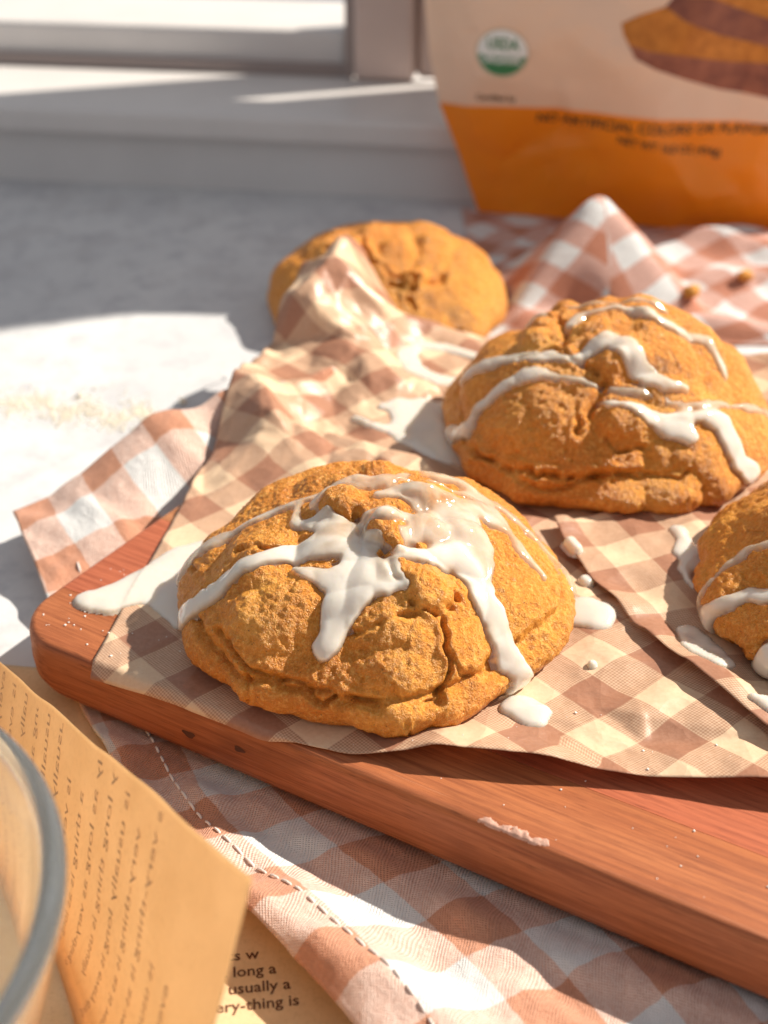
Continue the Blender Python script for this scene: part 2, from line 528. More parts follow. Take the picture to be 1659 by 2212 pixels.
def make_board():
    root = empty("cutting_board", (*(BC + EL * 15 + EW * 8), BBOT), label="reddish-brown laminated wooden cutting board with rounded corner under the cookies", cat="cutting board")
    Wd, Ln, rad = 18.5, 40.0, 1.5
    levels = [(.55, BBOT), (.22, BBOT + .12), (.04, BBOT + .45), (0, BBOT + .85), (.015, BTOP - .22), (.05, BTOP - .09), (.11, BTOP - .025), (.20, BTOP)]

    def lleft(w, d):
        r = rad - d
        if w < d + r:
            return d + r - math.sqrt(max(0, r * r - (d + r - w) ** 2))
        if w > Wd - d - r:
            return d + r - math.sqrt(max(0, r * r - (w - (Wd - d - r)) ** 2))
        return d
    cuts = [0, 1.95, 5.6, 9.4, 13.2, Wd]
    cols = [((.400, .150, .060), (.50, .205, .085), (.33, .115, .045)),
            ((.56, .165, .085), (.64, .205, .11), (.46, .12, .06)),
            ((.53, .225, .100), (.62, .285, .140), (.43, .165, .070)),
            ((.42, .135, .070), (.52, .185, .100), (.33, .095, .048)),
            ((.50, .20, .085), (.58, .25, .115), (.40, .145, .06))]
    cols[0] = ((.50, .165, .068), (.58, .215, .09), (.40, .12, .048))
    cols = [tuple(tuple(q * f for q, f in zip(c, (.80, .74, .66))) for c in cc) for cc in cols]
    for k in range(5):
        w0, w1 = cuts[k] + (.006 if k else 0), cuts[k + 1] - (.006 if k < 4 else 0)
        V = []; nw = 26
        for d, z in levels:
            ws = np.linspace(max(w0, d), min(w1, Wd - d), nw)
            if k == 0:
                t = np.linspace(0, 1, nw) ** 1.8
                ws = d + (min(w1, Wd - d) - d) * t
            for w in ws:
                p = BC + EL * lleft(w, d) + EW * w
                V.append((p[0], p[1], z))
            for w in (ws[-1], ws[0]):
                p = BC + EL * (Ln - d) + EW * w
                V.append((p[0], p[1], z))
        m = nw + 2
        fc = []
        for a in range(len(levels) - 1):
            for j in range(m):
                j2 = (j + 1) % m
                fc.append((a * m + j, (a + 1) * m + j, (a + 1) * m + j2, a * m + j2))
        fc.append(tuple(range(m)))
        fc.append(tuple((len(levels) - 1) * m + j for j in reversed(range(m))))
        o = mesh_np("plank", V, fc, mat_wood(k * 7.3 + 1, *cols[k]), root, smooth=True)
        bm = bmesh.new(); bm.from_mesh(o.data)
        bmesh.ops.recalc_face_normals(bm, faces=bm.faces)
        for e in bm.edges:
            if len(e.link_faces) == 2 and e.calc_face_angle() > .6: e.smooth = False
        bm.to_mesh(o.data); bm.free()
    # two dark knots in the front edge
    for (px, py, r) in ((408, 1586, .12), (517, 1619, .10)):
        d = ray(px, py)
        n2 = np.array([EW[0], EW[1], 0.0]); o3 = np.array([BC[0], BC[1], 0.0])
        t = ((o3 - CAM) @ n2) / (d @ n2); c = CAM + d * t
        V = [tuple(c - n2 * .012)]
        for k in range(16):
            a = 2 * math.pi * k / 16; q = 1 + .2 * math.sin(3 * a + px)
            V.append(tuple(c + np.array([EL[0], EL[1], 0]) * r * 1.4 * q * math.cos(a) + np.array([0, 0, 1]) * r * .75 * q * math.sin(a) - n2 * .006))
        mesh_np("knot", V, [(0, 1 + k, 1 + (k + 1) % 16) for k in range(16)], M_KNOT, root)
    return root


make_board()

# ------------------------------------------------------------------ sheets of paper
def crumple(pts_xy, spacing, amp, seed, ang=0.0):
    """faceted height field: random heights on a jittered triangulation"""
    rng = random.Random(seed)
    P = pts_xy.reshape(-1, 2)
    ca, sa = math.cos(ang), math.sin(ang)
    Q = np.stack([P[:, 0] * ca - P[:, 1] * sa, P[:, 0] * sa + P[:, 1] * ca], -1)
    lo, hi = Q.min(0) - spacing * 2, Q.max(0) + spacing * 2
    pts, hs = [], []
    nx, ny = int((hi[0] - lo[0]) / spacing) + 1, int((hi[1] - lo[1]) / spacing) + 1
    for i in range(nx + 1):
        for j in range(ny + 1):
            pts.append(Vector((lo[0] + (i + rng.uniform(-.48, .48)) * spacing, lo[1] + (j + rng.uniform(-.48, .48)) * spacing)))
    r = geometry.delaunay_2d_cdt(pts, [], [], 0, 1e-6)
    vv = np.array([tuple(p) for p in r[0]])
    hs = np.array([rng.uniform(-1, 1) for _ in vv])
    out = np.zeros(len(Q))
    for f in r[2]:
        a, b, c = vv[f[0]], vv[f[1]], vv[f[2]]
        l2, h2 = np.minimum(np.minimum(a, b), c), np.maximum(np.maximum(a, b), c)
        idx = np.nonzero((Q[:, 0] >= l2[0]) & (Q[:, 0] <= h2[0]) & (Q[:, 1] >= l2[1]) & (Q[:, 1] <= h2[1]))[0]
        if not len(idx): continue
        q = Q[idx]
        det = (b[1] - c[1]) * (a[0] - c[0]) + (c[0] - b[0]) * (a[1] - c[1])
        if abs(det) < 1e-9: continue
        u_ = ((b[1] - c[1]) * (q[:, 0] - c[0]) + (c[0] - b[0]) * (q[:, 1] - c[1])) / det
        v_ = ((c[1] - a[1]) * (q[:, 0] - c[0]) + (a[0] - c[0]) * (q[:, 1] - c[1])) / det
        w_ = 1 - u_ - v_
        ins = (u_ >= -1e-6) & (v_ >= -1e-6) & (w_ >= -1e-6)
        out[idx[ins]] = (u_ * hs[f[0]] + v_ * hs[f[1]] + w_ * hs[f[2]])[ins]
    return (out * amp).reshape(pts_xy.shape[:-1])


COOKIES = {1: (-.1, 25.75, 4.36), 2: (6.2, 34.3, 4.62), 3: (11.95, 25.8, 4.7), 4: (.1, 48.4, 4.55)}


def foot(x, y, ids, grow=.4):
    """1 under a cookie, 0 away from it"""
    m = 0
    for i in ids:
        cx, cy, r = COOKIES[i]
        m = np.maximum(m, 1 - sstep(r * .92, r * .92 + grow + .9, np.hypot(x - cx, y - cy)))
    return m


class Sheet:
    """front edge curve (list of xy) swept along e2"""
    def __init__(s, front, e2, len2, n1, n2):
        fr = np.array(front, float)
        seg = np.r_[0, np.cumsum(np.hypot(*np.diff(fr, axis=0).T))]
        q = np.linspace(0, seg[-1], n1)
        fx, fy = np.interp(q, seg, fr[:, 0]), np.interp(q, seg, fr[:, 1])
        for _ in range(6):
            fx[1:-1] = (fx[:-2] + 2 * fx[1:-1] + fx[2:]) / 4; fy[1:-1] = (fy[:-2] + 2 * fy[1:-1] + fy[2:]) / 4
        t = np.linspace(0, 1, n2)
        s.q, s.t = q, t
        s.X = fx[:, None] + e2[0] * len2 * t[None, :]
        s.Y = fy[:, None] + e2[1] * len2 * t[None, :]
        s.Q = np.repeat(q[:, None], n2, 1); s.T = np.repeat((t * len2)[None, :], n1, 0)
        s.n1, s.n2 = n1, n2
        s.len2 = len2; s.fx, s.fy, s.e2 = fx, fy, e2

    def zat(s, x, y):
        """height at world xy (nan outside)"""
        x, y = np.asarray(x, float), np.asarray(y, float)
        i = np.full(x.shape, s.n1 / 2.0)
        for _ in range(12):
            t = (y - np.interp(i, np.arange(s.n1), s.fy)) / s.e2[1]
            xr = x - s.e2[0] * t
            i = np.interp(xr, s.fx, np.arange(s.n1), left=-5, right=s.n1 + 5)
        j = t / s.len2 * (s.n2 - 1)
        ok = (i >= 0) & (i <= s.n1 - 1) & (j >= 0) & (j <= s.n2 - 1)
        i0 = np.clip(i.astype(int), 0, s.n1 - 2); j0 = np.clip(j.astype(int), 0, s.n2 - 2)
        a, b = np.clip(i - i0, 0, 1), np.clip(j - j0, 0, 1)
        z = s.Z[i0, j0] * (1 - a) * (1 - b) + s.Z[i0 + 1, j0] * a * (1 - b) + s.Z[i0, j0 + 1] * (1 - a) * b + s.Z[i0 + 1, j0 + 1] * a * b
        return np.where(ok, z, np.nan)

    def build(s, name, mat, uv=None, thick=.012, **k):
        V = np.stack([s.X, s.Y, s.Z], -1).reshape(-1, 3)
        if uv is None:
            uv = np.stack([s.X, s.Y + .35 * s.Z], -1)
        fc = grid_faces(s.n1, s.n2)[:, ::-1]
        o = mesh_np(name, V, fc, mat, uv=uv.reshape(-1, 2), **k)
        m = o.modifiers.new("solid", 'SOLIDIFY'); m.thickness = thick * CM; m.offset = -1
        return o


def blur(Z, n):
    for _ in range(n):
        P = np.pad(Z, 1, mode='edge')
        Z = (P[:-2, 1:-1] + P[2:, 1:-1] + P[1:-1, :-2] + P[1:-1, 2:] + 4 * P[1:-1, 1:-1]) / 8
    return Z


# large sheet under the front and the second cookie
A = Sheet([(-6.42, 23.78), (-4.5, 22.75), (-2.4, 21.5), (-.6, 20.92), (2.4, 20.5), (7.4, 19.7), (16, 18.4)], (.165, .986), 20.6, 330, 300)
A.X = A.X + 1.0 * sstep(12.5, 19.5, A.T) * np.exp(-(A.Q / 4.5) ** 2)
xy = np.stack([A.X, A.Y], -1)
amp = .62 + .38 * sstep(7.5, 12, A.T) * (1 - sstep(4, 9, A.Q))
amp = amp * (1 - foot(A.X, A.Y, (1, 2)) * .97)
for fx_, fy_, fr_ in ((*atz(*R4(350, 295), BTOP + .15)[:2], 1.3), (*atz(*R4(300, 545), BTOP + .15)[:2], 1.5), (*atz(*R5(1000, 1250), BTOP + .1)[:2], 1.8)):
    amp = amp * (1 - .85 * (1 - sstep(fr_ * .8, fr_ * 1.7, np.hypot(A.X - fx_, A.Y - fy_))))
amp = amp * (.80 + .20 * sstep(0, 4, A.T))
amp = np.where((A.Q < 5) & (A.T < 4), amp * .3, amp)
amp = amp * (1 + .85 * sstep(8, 12, A.T) * (1 - sstep(5, 9, A.Q)))
z = BTOP + .09 + crumple(xy, 2.2, .50, 11, .4) * amp + crumple(xy, 1.15, .14, 5, 1.1) * amp + crumple(xy, .5, .05, 6, .3) * amp
z = z + .16 * vn(xy, .35, 3) * amp
z += 1.2 * np.exp(-(A.Q / 3.8) ** 2) * sstep(7.5, 13.5, A.T)          # left side lifts off the board
z += 1.6 * np.exp(-(np.abs(A.Q - 1.1) / 1.15) ** 1.5) * sstep(14.2, 20.2, A.T)   # curled far corner
z += .30 * np.exp(-((A.X - 2.8) / 1.1) ** 2) * (1 - sstep(0, 1.3, A.T)) + .35 * (1 - sstep(0, 1.6, A.T)) * sstep(-1, 1.5, A.X)
z += .30 * sstep(19.0, 20.6, A.T) * sstep(3, 6, A.Q)
bw_ = board_w(A.X, A.Y)
wq = .08 - bw_
A.Z = z - np.where(wq > 0, wq * 1.15, 0)
inb = (board_w(A.X, A.Y) > .3) & (board_l(A.X, A.Y) > 0)
A.Z = np.where(inb, np.maximum(A.Z, BTOP + .03), A.Z)
bz_ = BTOP + .035 + np.interp(bw_, [-.12, 0, .015, .05, .11, .2], [-.75, -.45, -.2, -.07, -.015, 0])
A.Z = np.where((bw_ > -.12) & (board_l(A.X, A.Y) > .3), np.maximum(A.Z, bz_), A.Z)
wob = np.stack([crumple(xy, 2.1, .34, 31, .9), crumple(xy, 2.1, .34, 32, .2)], -1) * np.clip(amp, 0, 1.3)[..., None]
A.build("checked_paper", M_PAPER, uv=np.stack([A.X, A.Y + .5 * A.Z], -1) + wob, label="crumpled brown checked waxed paper under the front cookie, its far left corner curled up", cat="paper")

# smaller sheet lapping over it at the right
Bs = Sheet([(4.25, 29.35), (4.9, 27.0), (5.55, 25.2), (6.7, 22.9), (7.75, 21.2), (9.6, 18.4)], (.92, .40), 13.0, 170, 180)
xyb = np.stack([Bs.X, Bs.Y], -1)


def zbase(x, y):
    z = A.zat(x, y)
    return np.where(np.isnan(z), BTOP + .05, np.maximum(z, BTOP + .05))


kb = (1 - foot(Bs.X, Bs.Y, (3,)) * .95)
Bs.Z = blur(zbase(Bs.X, Bs.Y), 8) + .10 + kb * (.10 + crumple(xyb, 1.7, .17, 21) + crumple(xyb, .85, .08, 8)) + .14 * (1 - sstep(0, 1.0, Bs.T)) * kb + .12 * (1 - sstep(0, 1.2, Bs.Q))
# keep it clear of the second cookie
d2 = np.hypot(Bs.X - COOKIES[2][0], Bs.Y - COOKIES[2][1])
Bs.Z = np.where(d2 < 5.0, np.minimum(Bs.Z, BTOP + .30), Bs.Z)
Bs.Z = blur(Bs.Z, 2)
# this sheet's sweep is along x, so its own height look-up is a nearest grid point search
_bp = np.stack([Bs.X, Bs.Y], -1).reshape(-1, 2)
_bz = Bs.Z.reshape(-1)


def zB(x, y):
    x, y = np.asarray(x, float), np.asarray(y, float)
    t = (x * 0); fy = Bs.fy[::-1]; fx = Bs.fx[::-1]; n1 = Bs.n1
    i = np.full(x.shape, n1 / 2.0)
    for _ in range(14):
        t = (x - np.interp(i, np.arange(n1), Bs.fx)) / Bs.e2[0]
        yr = y - Bs.e2[1] * t
        i = np.interp(yr, fy, np.arange(n1)[::-1], left=n1 + 5, right=-5)
    j = t / Bs.len2 * (Bs.n2 - 1)
    ok = (i >= 0) & (i <= n1 - 1) & (j >= 0) & (j <= Bs.n2 - 1)
    i0 = np.clip(i.astype(int), 0, n1 - 1); j0 = np.clip(j.astype(int), 0, Bs.n2 - 1)
    return np.where(ok, Bs.Z[i0, j0], np.nan)


uvb = np.stack([Bs.X * .94 - Bs.Y * .34 + .4, Bs.X * .34 + Bs.Y * .94 + .2], -1)
Bs.build("checked_paper", M_PAPER, uv=uvb, label="small overlapping sheet of checked paper under the cookie cut off at right", cat="paper")


def ztop(x, y):
    """highest of board and papers"""
    z = zbase(x, y)
    b = zB(x, y)
    return np.where(np.isnan(b), z, np.maximum(z, b))


# ------------------------------------------------------------------ cookies
def seg_sd(P, pts):
    """signed distance to a chain of capsules pts=[(xyz, r)]"""
    best = np.full(len(P), 1e9)
    if len(pts) == 1: pts = pts * 2
    for (a, ra), (b, rb) in zip(pts[:-1], pts[1:]):
        ab = b - a; L = float(ab @ ab)
        t = np.clip(((P - a) @ ab) / L, 0, 1) if L > 1e-9 else np.zeros(len(P))
        d = np.sqrt(((P - a - t[:, None] * ab) ** 2).sum(1)) - (ra + (rb - ra) * t)
        best = np.minimum(best, d)
    return best


def smin(a, b, k):
    h = np.clip(.5 + .5 * (b - a) / k, 0, 1)
    return b * (1 - h) + a * h - k * h * (1 - h)


def catmull(pts, n):
    p = np.array(pts, float); p = np.vstack([2 * p[0] - p[1], p, 2 * p[-1] - p[-2]])
    out = []
    m = len(p) - 3
    for i in range(m):
        t = np.linspace(0, 1, 60, endpoint=(i == m - 1))[:, None]
        a, b, c, d = p[i], p[i + 1], p[i + 2], p[i + 3]
        out.append(.5 * ((2 * b) + (-a + c) * t + (2 * a - 5 * b + 4 * c - d) * t ** 2 + (-a + 3 * b - 3 * c + d) * t ** 3))
    o = np.vstack(out)
    s = np.r_[0, np.cumsum(np.hypot(*np.diff(o, axis=0).T))]
    q = np.linspace(0, s[-1], n)
    return np.stack([np.interp(q, s, o[:, 0]), np.interp(q, s, o[:, 1])], -1)


def grid_normals(G):
    du = np.roll(G, -1, 1) - np.roll(G, 1, 1)
    dv = np.gradient(G, axis=0)
    N = np.cross(du, -dv)
    N /= np.linalg.norm(N, axis=-1, keepdims=True) + 1e-12
    return N


def components(faces, n):
    lab = np.arange(n)
    while True:
        m = lab[faces].min(1)
        new = lab.copy()
        for k in range(faces.shape[1]): np.minimum.at(new, faces[:, k], m)
        new = new[new]
        if (new == lab).all(): return lab
        lab = new


def make_cookie(idx, z0, prof, nth, ns, seed, label, bumps=(), cracks=(), strokes=(), apex=(0, 0), lip=.0, lump=1.0, dents=()):
    cx, cy, R = COOKIES[idx]
    root = empty("cookie", (cx, cy, z0), label=label, cat="cookie", group="pumpkin cookies on the counter and board")
    pr = catmull(prof, ns)
    pr[:, 0] *= R / pr[:, 0].max()
    th = np.linspace(0, 2 * math.pi, nth, endpoint=False)
    r = pr[:, 0][:, None]; zz = pr[:, 1][:, None]
    out = 1 + .035 * vn(np.stack([np.cos(th), np.sin(th), th * 0 + seed], -1), 1.3, seed)[None, :]
    zz = np.maximum(zz, 0); hgt = zz / zz.max()
    X = r * np.cos(th) * out + apex[0] * hgt ** 1.5; Y = r * np.sin(th) * out + apex[1] * hgt ** 1.5
    G = np.stack([X, Y, zz + 0 * th], -1)
    N = grid_normals(G); N[0] = (0, 0, 1)
    if (N[ns // 4] * np.stack([np.cos(th), np.sin(th), th * 0 + .5], -1)).sum(-1).mean() < 0:
        N = -N; N[0] = (0, 0, 1)
    W = G + np.array([cx, cy, z0])
    low = W[::max(1, ns // 60), ::max(1, nth // 90)]
    n1, n2 = low.shape[:2]
    bvh = BVHTree.FromPolygons([Vector(p) for p in low.reshape(-1, 3)], [tuple(int(q) for q in f) for f in grid_faces(n1, n2, True)])

    def hit(px, py):
        d = Vector(ray(px, py))
        loc, _, _, dist = bvh.ray_cast(Vector(CAM), d.normalized())
        if loc is None:
            # just outside the outline: nearest point of the dome to the ray
            best, bp = 1e9, None
            for s_ in np.linspace(20, 60, 160):
                q = Vector(CAM) + d * s_
                l2, _, _, dd = bvh.find_nearest(q)
                if dd < best: best, bp = dd, l2
            loc = bp
        return np.array(loc), float((np.array(loc) - CAM) @ F)

    P = W.reshape(-1, 3); NN = N.reshape(-1, 3)
    PL = P - np.array([cx, cy, 0]) + seed * 17.3
    d = .14 * vn(PL, .5, seed) + lump * (.19 * (np.abs(vn(PL, .72, seed + 1)) - .28) + .035 * (np.abs(vn(PL, 1.7, seed + 2)) - .3))
    for (px, py, rr, hh) in bumps:
        c, _ = hit(px, py)
        q = np.sqrt(((P - c) ** 2).sum(1)) / rr
        d += hh * (1 - sstep(.25, 1.15, q))
    lr = random.Random(seed * 3 + 1)
    for _ in range(9):
        a_ = lr.uniform(0, 2 * math.pi); rr_ = R * lr.uniform(.05, .55); w_ = lr.uniform(.4, .85)
        q = np.hypot(P[:, 0] - cx - rr_ * math.cos(a_), P[:, 1] - cy - rr_ * math.sin(a_)) / w_
        d += lump * lr.uniform(.06, .17) * (1 - sstep(.3, 1.15, q)) * sstep(.8, 1.6, P[:, 2] - z0)
    soft = d.copy()
    warp = .10 * vn(PL, 2.2, seed + 5) + .05 * vn(PL, 5, seed + 6)
    wv3 = np.stack([.11 * vn(PL, 2.0, seed + 51 + k) + .05 * vn(PL, 5.0, seed + 61 + k) for k in range(3)], -1)
    zr = P[:, 2] - z0
    lipn = vn(PL, .45, seed + 41)
    lip_on = sstep(-.25, .35, vn(PL, .33, seed + 42) + .15)
    lip_z = 1.0 + .28 * lipn
    d += .13 * np.exp(-((zr - .45) / .4) ** 2) * lip_on
    soft = d.copy()
    d -= .17 * np.exp(-((zr - lip_z - .5 * wv3[:, 2]) / .075) ** 2) * lip_on
    for cr in cracks:
        pts, wd, dp = cr
        ch = [(hit(*p)[0], 0.0) for p in pts]
        sd = seg_sd(P + wv3, ch)
        g = np.exp(-(sd / wd) ** 2)
        d -= dp * g
        soft -= .30 * dp * g
        d += .18 * dp * np.exp(-((sd - wd * 2.2) / (wd * 1.4)) ** 2)
    cn = vn(PL + warp[:, None], 1.15, seed + 8)
    cm = sstep(.05, .5, vn(PL, .55, seed + 9))
    d -= .045 * np.exp(-(cn / .04) ** 2) * cm
    cn2 = vn(PL + warp[:, None] * 1.5, 2.6, seed + 12)
    d -= .018 * np.exp(-(cn2 / .09) ** 2) * sstep(-.1, .45, vn(PL, .8, seed + 13))
    d += .016 * vn(PL, 3.4, seed + 10) + .011 * vn(PL, 8.5, seed + 3) + .013 * vn(PL, 15, seed + 4)
    d -= .035 * sstep(.5, .95, vn(PL, 7.0, seed + 7)) * sstep(-.3, .3, vn(PL, .7, seed + 71))
    if strokes:
        sd = np.full(len(P), 9.0); hw = np.zeros(len(P)); ws = np.zeros(len(P)) + 1e-9
        S = P + NN * soft[:, None]
        for st in strokes:
            h = st[0] * .52
            ch = []
            for (px, py, rp) in st[1]:
                c, D = hit(px, py)
                ch.append((c, 1.62 * rp * D / FPX))
            s1 = seg_sd(P, ch)
            w = np.exp(-np.clip(s1, -.3, 3) / .07)
            hw += h * w; ws += w
            sd = smin(sd, s1, .24)
        hm = hw / ws
        sd = sd + .055 * vn(PL, 1.5, seed + 31) + .035 * vn(PL, 3.6, seed + 32) + .012 * vn(PL, 8, seed + 34)
        d -= .09 * sstep(.03, -.10, sd)
    fade = sstep(0, .35, P[:, 2] - z0)
    V = P + NN * (d * (.35 + .65 * fade))[:, None]
    V[:, 2] = np.maximum(V[:, 2], z0)
    fc = grid_faces(ns, nth, True)
    V = np.vstack([V, V[:nth].mean(0)[None]])
    tri = len(V) - 1
    cap = np.stack([np.full(nth, tri), np.arange(nth), np.roll(np.arange(nth), -1)], -1)
    me_f = fc[:, ::-1] if True else fc
    allf = np.vstack([me_f, np.c_[cap, cap[:, 0]]])[:, :4]
    # caps are given as quads with a repeated corner; build them as triangles instead
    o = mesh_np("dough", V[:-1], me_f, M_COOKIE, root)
    if strokes:
        wv = np.clip(-sd / .26, 0, 1)
        t = hm * np.sqrt(np.clip(1 - (1 - wv) ** 2, 0, 1)) * (1 + .25 * vn(PL, 1.4, seed + 33))
        off = np.where(sd < 0, t + .04 * sstep(0, .05, -sd), -.9 * np.clip(sd, 0, .14))
        I = P + NN * (soft * (.35 + .65 * fade) + off)[:, None]
        I[:, 2] = np.maximum(I[:, 2], z0 + .01)
        keep = (sd < .13).reshape(ns, nth).reshape(-1)
        fk = me_f[keep[me_f].all(1)]
        used = np.unique(fk); remap = np.full(len(I), -1); remap[used] = np.arange(len(used))
        th_ = np.clip(np.where(sd < 0, t, 0) / .090, 0, 1.3)
        fr_ = remap[fk].astype(np.int32); Iu, tu, su = I[used], th_[used], sd[used]
        lab = components(fr_, len(used))
        for c in np.unique(lab):
            vi = np.nonzero(lab == c)[0]
            if (su[vi] < -.03).sum() < 25: continue
            ff = fr_[lab[fr_[:, 0]] == c]
            rm = np.full(len(used), -1); rm[vi] = np.arange(len(vi))
            mesh_np("icing", Iu[vi], rm[ff].astype(np.int32), M_ICE, root, attr={"thick": tu[vi]})
    return root


def L(conv, pts, k=None):
    return [(*conv(p[0], p[1]), p[2]) if len(p) > 2 else conv(p[0], p[1]) for p in pts]


PROF1 = [(0, 3.22), (.7, 3.20), (1.5, 3.04), (2.4, 2.66), (3.2, 2.16), (3.85, 1.60), (4.3, 1.05), (4.5, .62), (4.42, .25), (4.1, .03), (3.2, 0), (.2, 0)]
q3 = .6283
s1 = [
    (.15, [(690, 330, 34), (560, 345, 26), (430, 392, 24), (330, 445, 27), (240, 512, 29), (165, 560, 26), (125, 592, 27)]),
    (.19, [(700, 340, 26), (700, 420, 44), (690, 500, 45), (650, 575, 38), (622, 640, 32), (600, 702, 31)]),
    (.15, [(490, 430, 9), (560, 448, 17), (650, 470, 26)]),
    (.17, [(730, 505, 34), (800, 505, 28), (842, 505, 16)]),
    (.15, [(730, 400, 22), (800, 440, 26), (845, 470, 16)]),
    (.16, [(850, 390, 20), (950, 395, 27), (1050, 395, 38), (1105, 455, 36), (1140, 540, 34), (1185, 640, 33), (1235, 740, 31), (1275, 830, 29), (1300, 890, 30)]),
    (.085, [(870, 330, 18), (980, 310, 34), (1080, 300, 44), (1110, 370, 42)]),
    (.085, [(990, 260, 22), (1090, 260, 34)]),
    (.07, [(950, 150, 14), (1080, 175, 17), (1175, 240, 20), (1240, 320, 16), (1290, 390, 15), (1332, 462, 14)]),
    (.07, [(1190, 215, 14), (1320, 320, 22), (1420, 420, 24), (1462, 500, 20)]),
    (.10, [(715, 270, 24), (790, 265, 34), (865, 262, 18)]),
    (.07, [(780, 190, 14), (850, 185, 24), (915, 205, 16)]),
    (.14, [(500, 262, 14), (585, 258, 26), (640, 258, 14)]),
    (.08, [(560, 200, 14), (620, 150, 14), (720, 128, 13), (800, 150, 12)]),
    (.07, [(480, 260, 10), (500, 190, 11), (610, 155, 9)]),
    (.05, [(850, 112, 10), (960, 100, 12), (1040, 115, 9)]),
    (.05, [(960, 200, 12), (1090, 212, 14)]),
    (.06, [(900, 190, 10), (930, 260, 16), (880, 320, 14)]),
    (.10, [(470, 200, 16), (380, 235, 18), (300, 285, 20), (230, 335, 22), (160, 400, 24), (110, 470, 20)]),
]
s1 += [
    (.08, [(620, 300, 30), (700, 330, 26), (760, 350, 20)]),
    (.05, [(640, 150, 20), (760, 150, 18), (870, 130, 16), (990, 150, 16)]),
    (.085, [(1130, 330, 22), (1150, 420, 20), (1140, 500, 20)]),
    (.085, [(1000, 240, 22), (1120, 230, 24), (1200, 280, 20)]),
    (.09, [(690, 290, 20), (650, 330, 24), (600, 350, 22)]),
    (.07, [(930, 110, 12), (1040, 140, 14), (1150, 200, 16)]),
]
s1 = [(h, [(*R3(x, y), r * q3) for x, y, r in p]) for h, p in s1]
b1 = [(640, 195, .62, .40), (800, 300, .55, .40), (940, 290, .5, .22), (945, 520, .62, .32), (390, 560, 1.35, .26), (960, 180, .6, .16), (830, 370, .3, .14), (850, 720, .95, .20), (1090, 720, .8, .16), (620, 800, .8, .12), (340, 300, .7, .10)]
b1 = [(*R3(a, b), c, d) for a, b, c, d in b1]
c1 = [
    ([(800, 390), (850, 470), (890, 560), (960, 605), (1020, 570), (1045, 530)], .07, .26),
    ([(985, 610), (1000, 700), (1000, 780), (970, 850), (930, 890)], .06, .24),
    ([(1000, 720), (1060, 760), (1120, 770)], .05, .15),
    ([(250, 620), (290, 690), (340, 770), (430, 800), (520, 830), (620, 870), (760, 895), (860, 930)], .07, .20),
    ([(330, 800), (355, 870)], .06, .22),
    ([(530, 750), (540, 800)], .05, .16),
    ([(690, 640), (760, 650), (850, 600), (900, 600)], .08, .14),
    ([(170, 400), (200, 520), (170, 600)], .06, .14),
    ([(290, 390), (380, 370), (450, 350)], .06, .18),
    ([(700, 230), (740, 330), (800, 370), (870, 360)], .10, .40),
    ([(560, 270), (620, 230), (700, 250)], .08, .20),
    ([(860, 200), (930, 230), (940, 260)], .08, .20),
    ([(800, 830), (830, 900), (880, 950)], .05, .12),
]
c1 = [([R3(*p) for p in pp], w, d) for pp, w, d in c1]
make_cookie(1, BTOP + .10, [(a_, b_ * .95) for a_, b_ in PROF1], 660, 290, 4, "large domed front cookie with thick white icing drips, in sharp focus", b1, c1, s1, apex=(0.05, .25))

PROF2 = [(0, 3.6), (.8, 3.55), (1.7, 3.30), (2.6, 2.86), (3.4, 2.25), (3.95, 1.65), (4.3, 1.15), (4.55, .62), (4.45, .25), (4.1, .03), (3.2, 0), (.2, 0)]
q4 = .5535
s2 = [
    (.10, [(500, 365, 16), (600, 312, 18), (700, 275, 15), (790, 262, 14)]),
    (.12, [(545, 455, 22), (620, 395, 20), (720, 345, 19), (795, 332, 20), (900, 350, 14), (985, 372, 10)]),
    (.14, [(790, 262, 14), (900, 272, 18), (960, 240, 24), (1040, 212, 28), (1100, 250, 30), (1140, 310, 28), (1200, 342, 28), (1280, 375, 20), (1345, 375, 13)]),
    (.07, [(1050, 380, 9), (1130, 392, 12), (1205, 402, 9)]),
    (.17, [(1010, 430, 8), (1120, 450, 14), (1200, 490, 22), (1280, 535, 34), (1340, 562, 28)]),
    (.18, [(1240, 490, 18), (1400, 488, 18), (1480, 510, 30), (1510, 580, 30), (1545, 650, 34), (1592, 708, 28)]),
    (.12, [(890, 142, 12), (930, 102, 16), (1040, 90, 14), (1180, 130, 16), (1290, 170, 18), (1400, 212, 18), (1460, 270, 14), (1495, 315, 12)]),
    (.07, [(1270, 432, 10), (1400, 440, 12), (1500, 432, 10), (1600, 455, 10), (1670, 500, 10)]),
    (.10, [(400, 570, 26), (480, 540, 26), (515, 500, 18)]),
    (.08, [(535, 460, 14), (500, 540, 16)]),
    (.10, [(730, 125, 10), (790, 112, 12)]),
    (.08, [(900, 70, 10), (1100, 68, 10), (1250, 95, 9)]),
]
s2 = [(h, [(*R4(x, y), r * q4) for x, y, r in p]) for h, p in s2]
b2 = [(1110, 520, .75, .28), (760, 200, .5, .25), (1050, 300, .42, .22), (980, 170, .7, .18), (700, 520, 1.2, .16), (1300, 260, 1.0, .10), (780, 140, .4, .18)]
b2 = [(*R4(a, b), c, d) for a, b, c, d in b2]
c2 = [
    ([(430, 575), (540, 635), (620, 680), (700, 705), (850, 722), (950, 722), (1050, 700)], .085, .30),
    ([(700, 270), (800, 235), (880, 240)], .09, .28),
    ([(880, 240), (960, 290), (1040, 350), (1000, 410), (950, 480), (925, 560)], .08, .28),
    ([(980, 480), (1010, 560), (1100, 600), (1200, 590)], .07, .2),
    ([(840, 100), (870, 170), (880, 230)], .08, .25),
    ([(1040, 350), (1120, 350), (1180, 380)], .06, .15),
    ([(1100, 720), (1200, 700), (1300, 720), (1420, 680)], .07, .16),
]
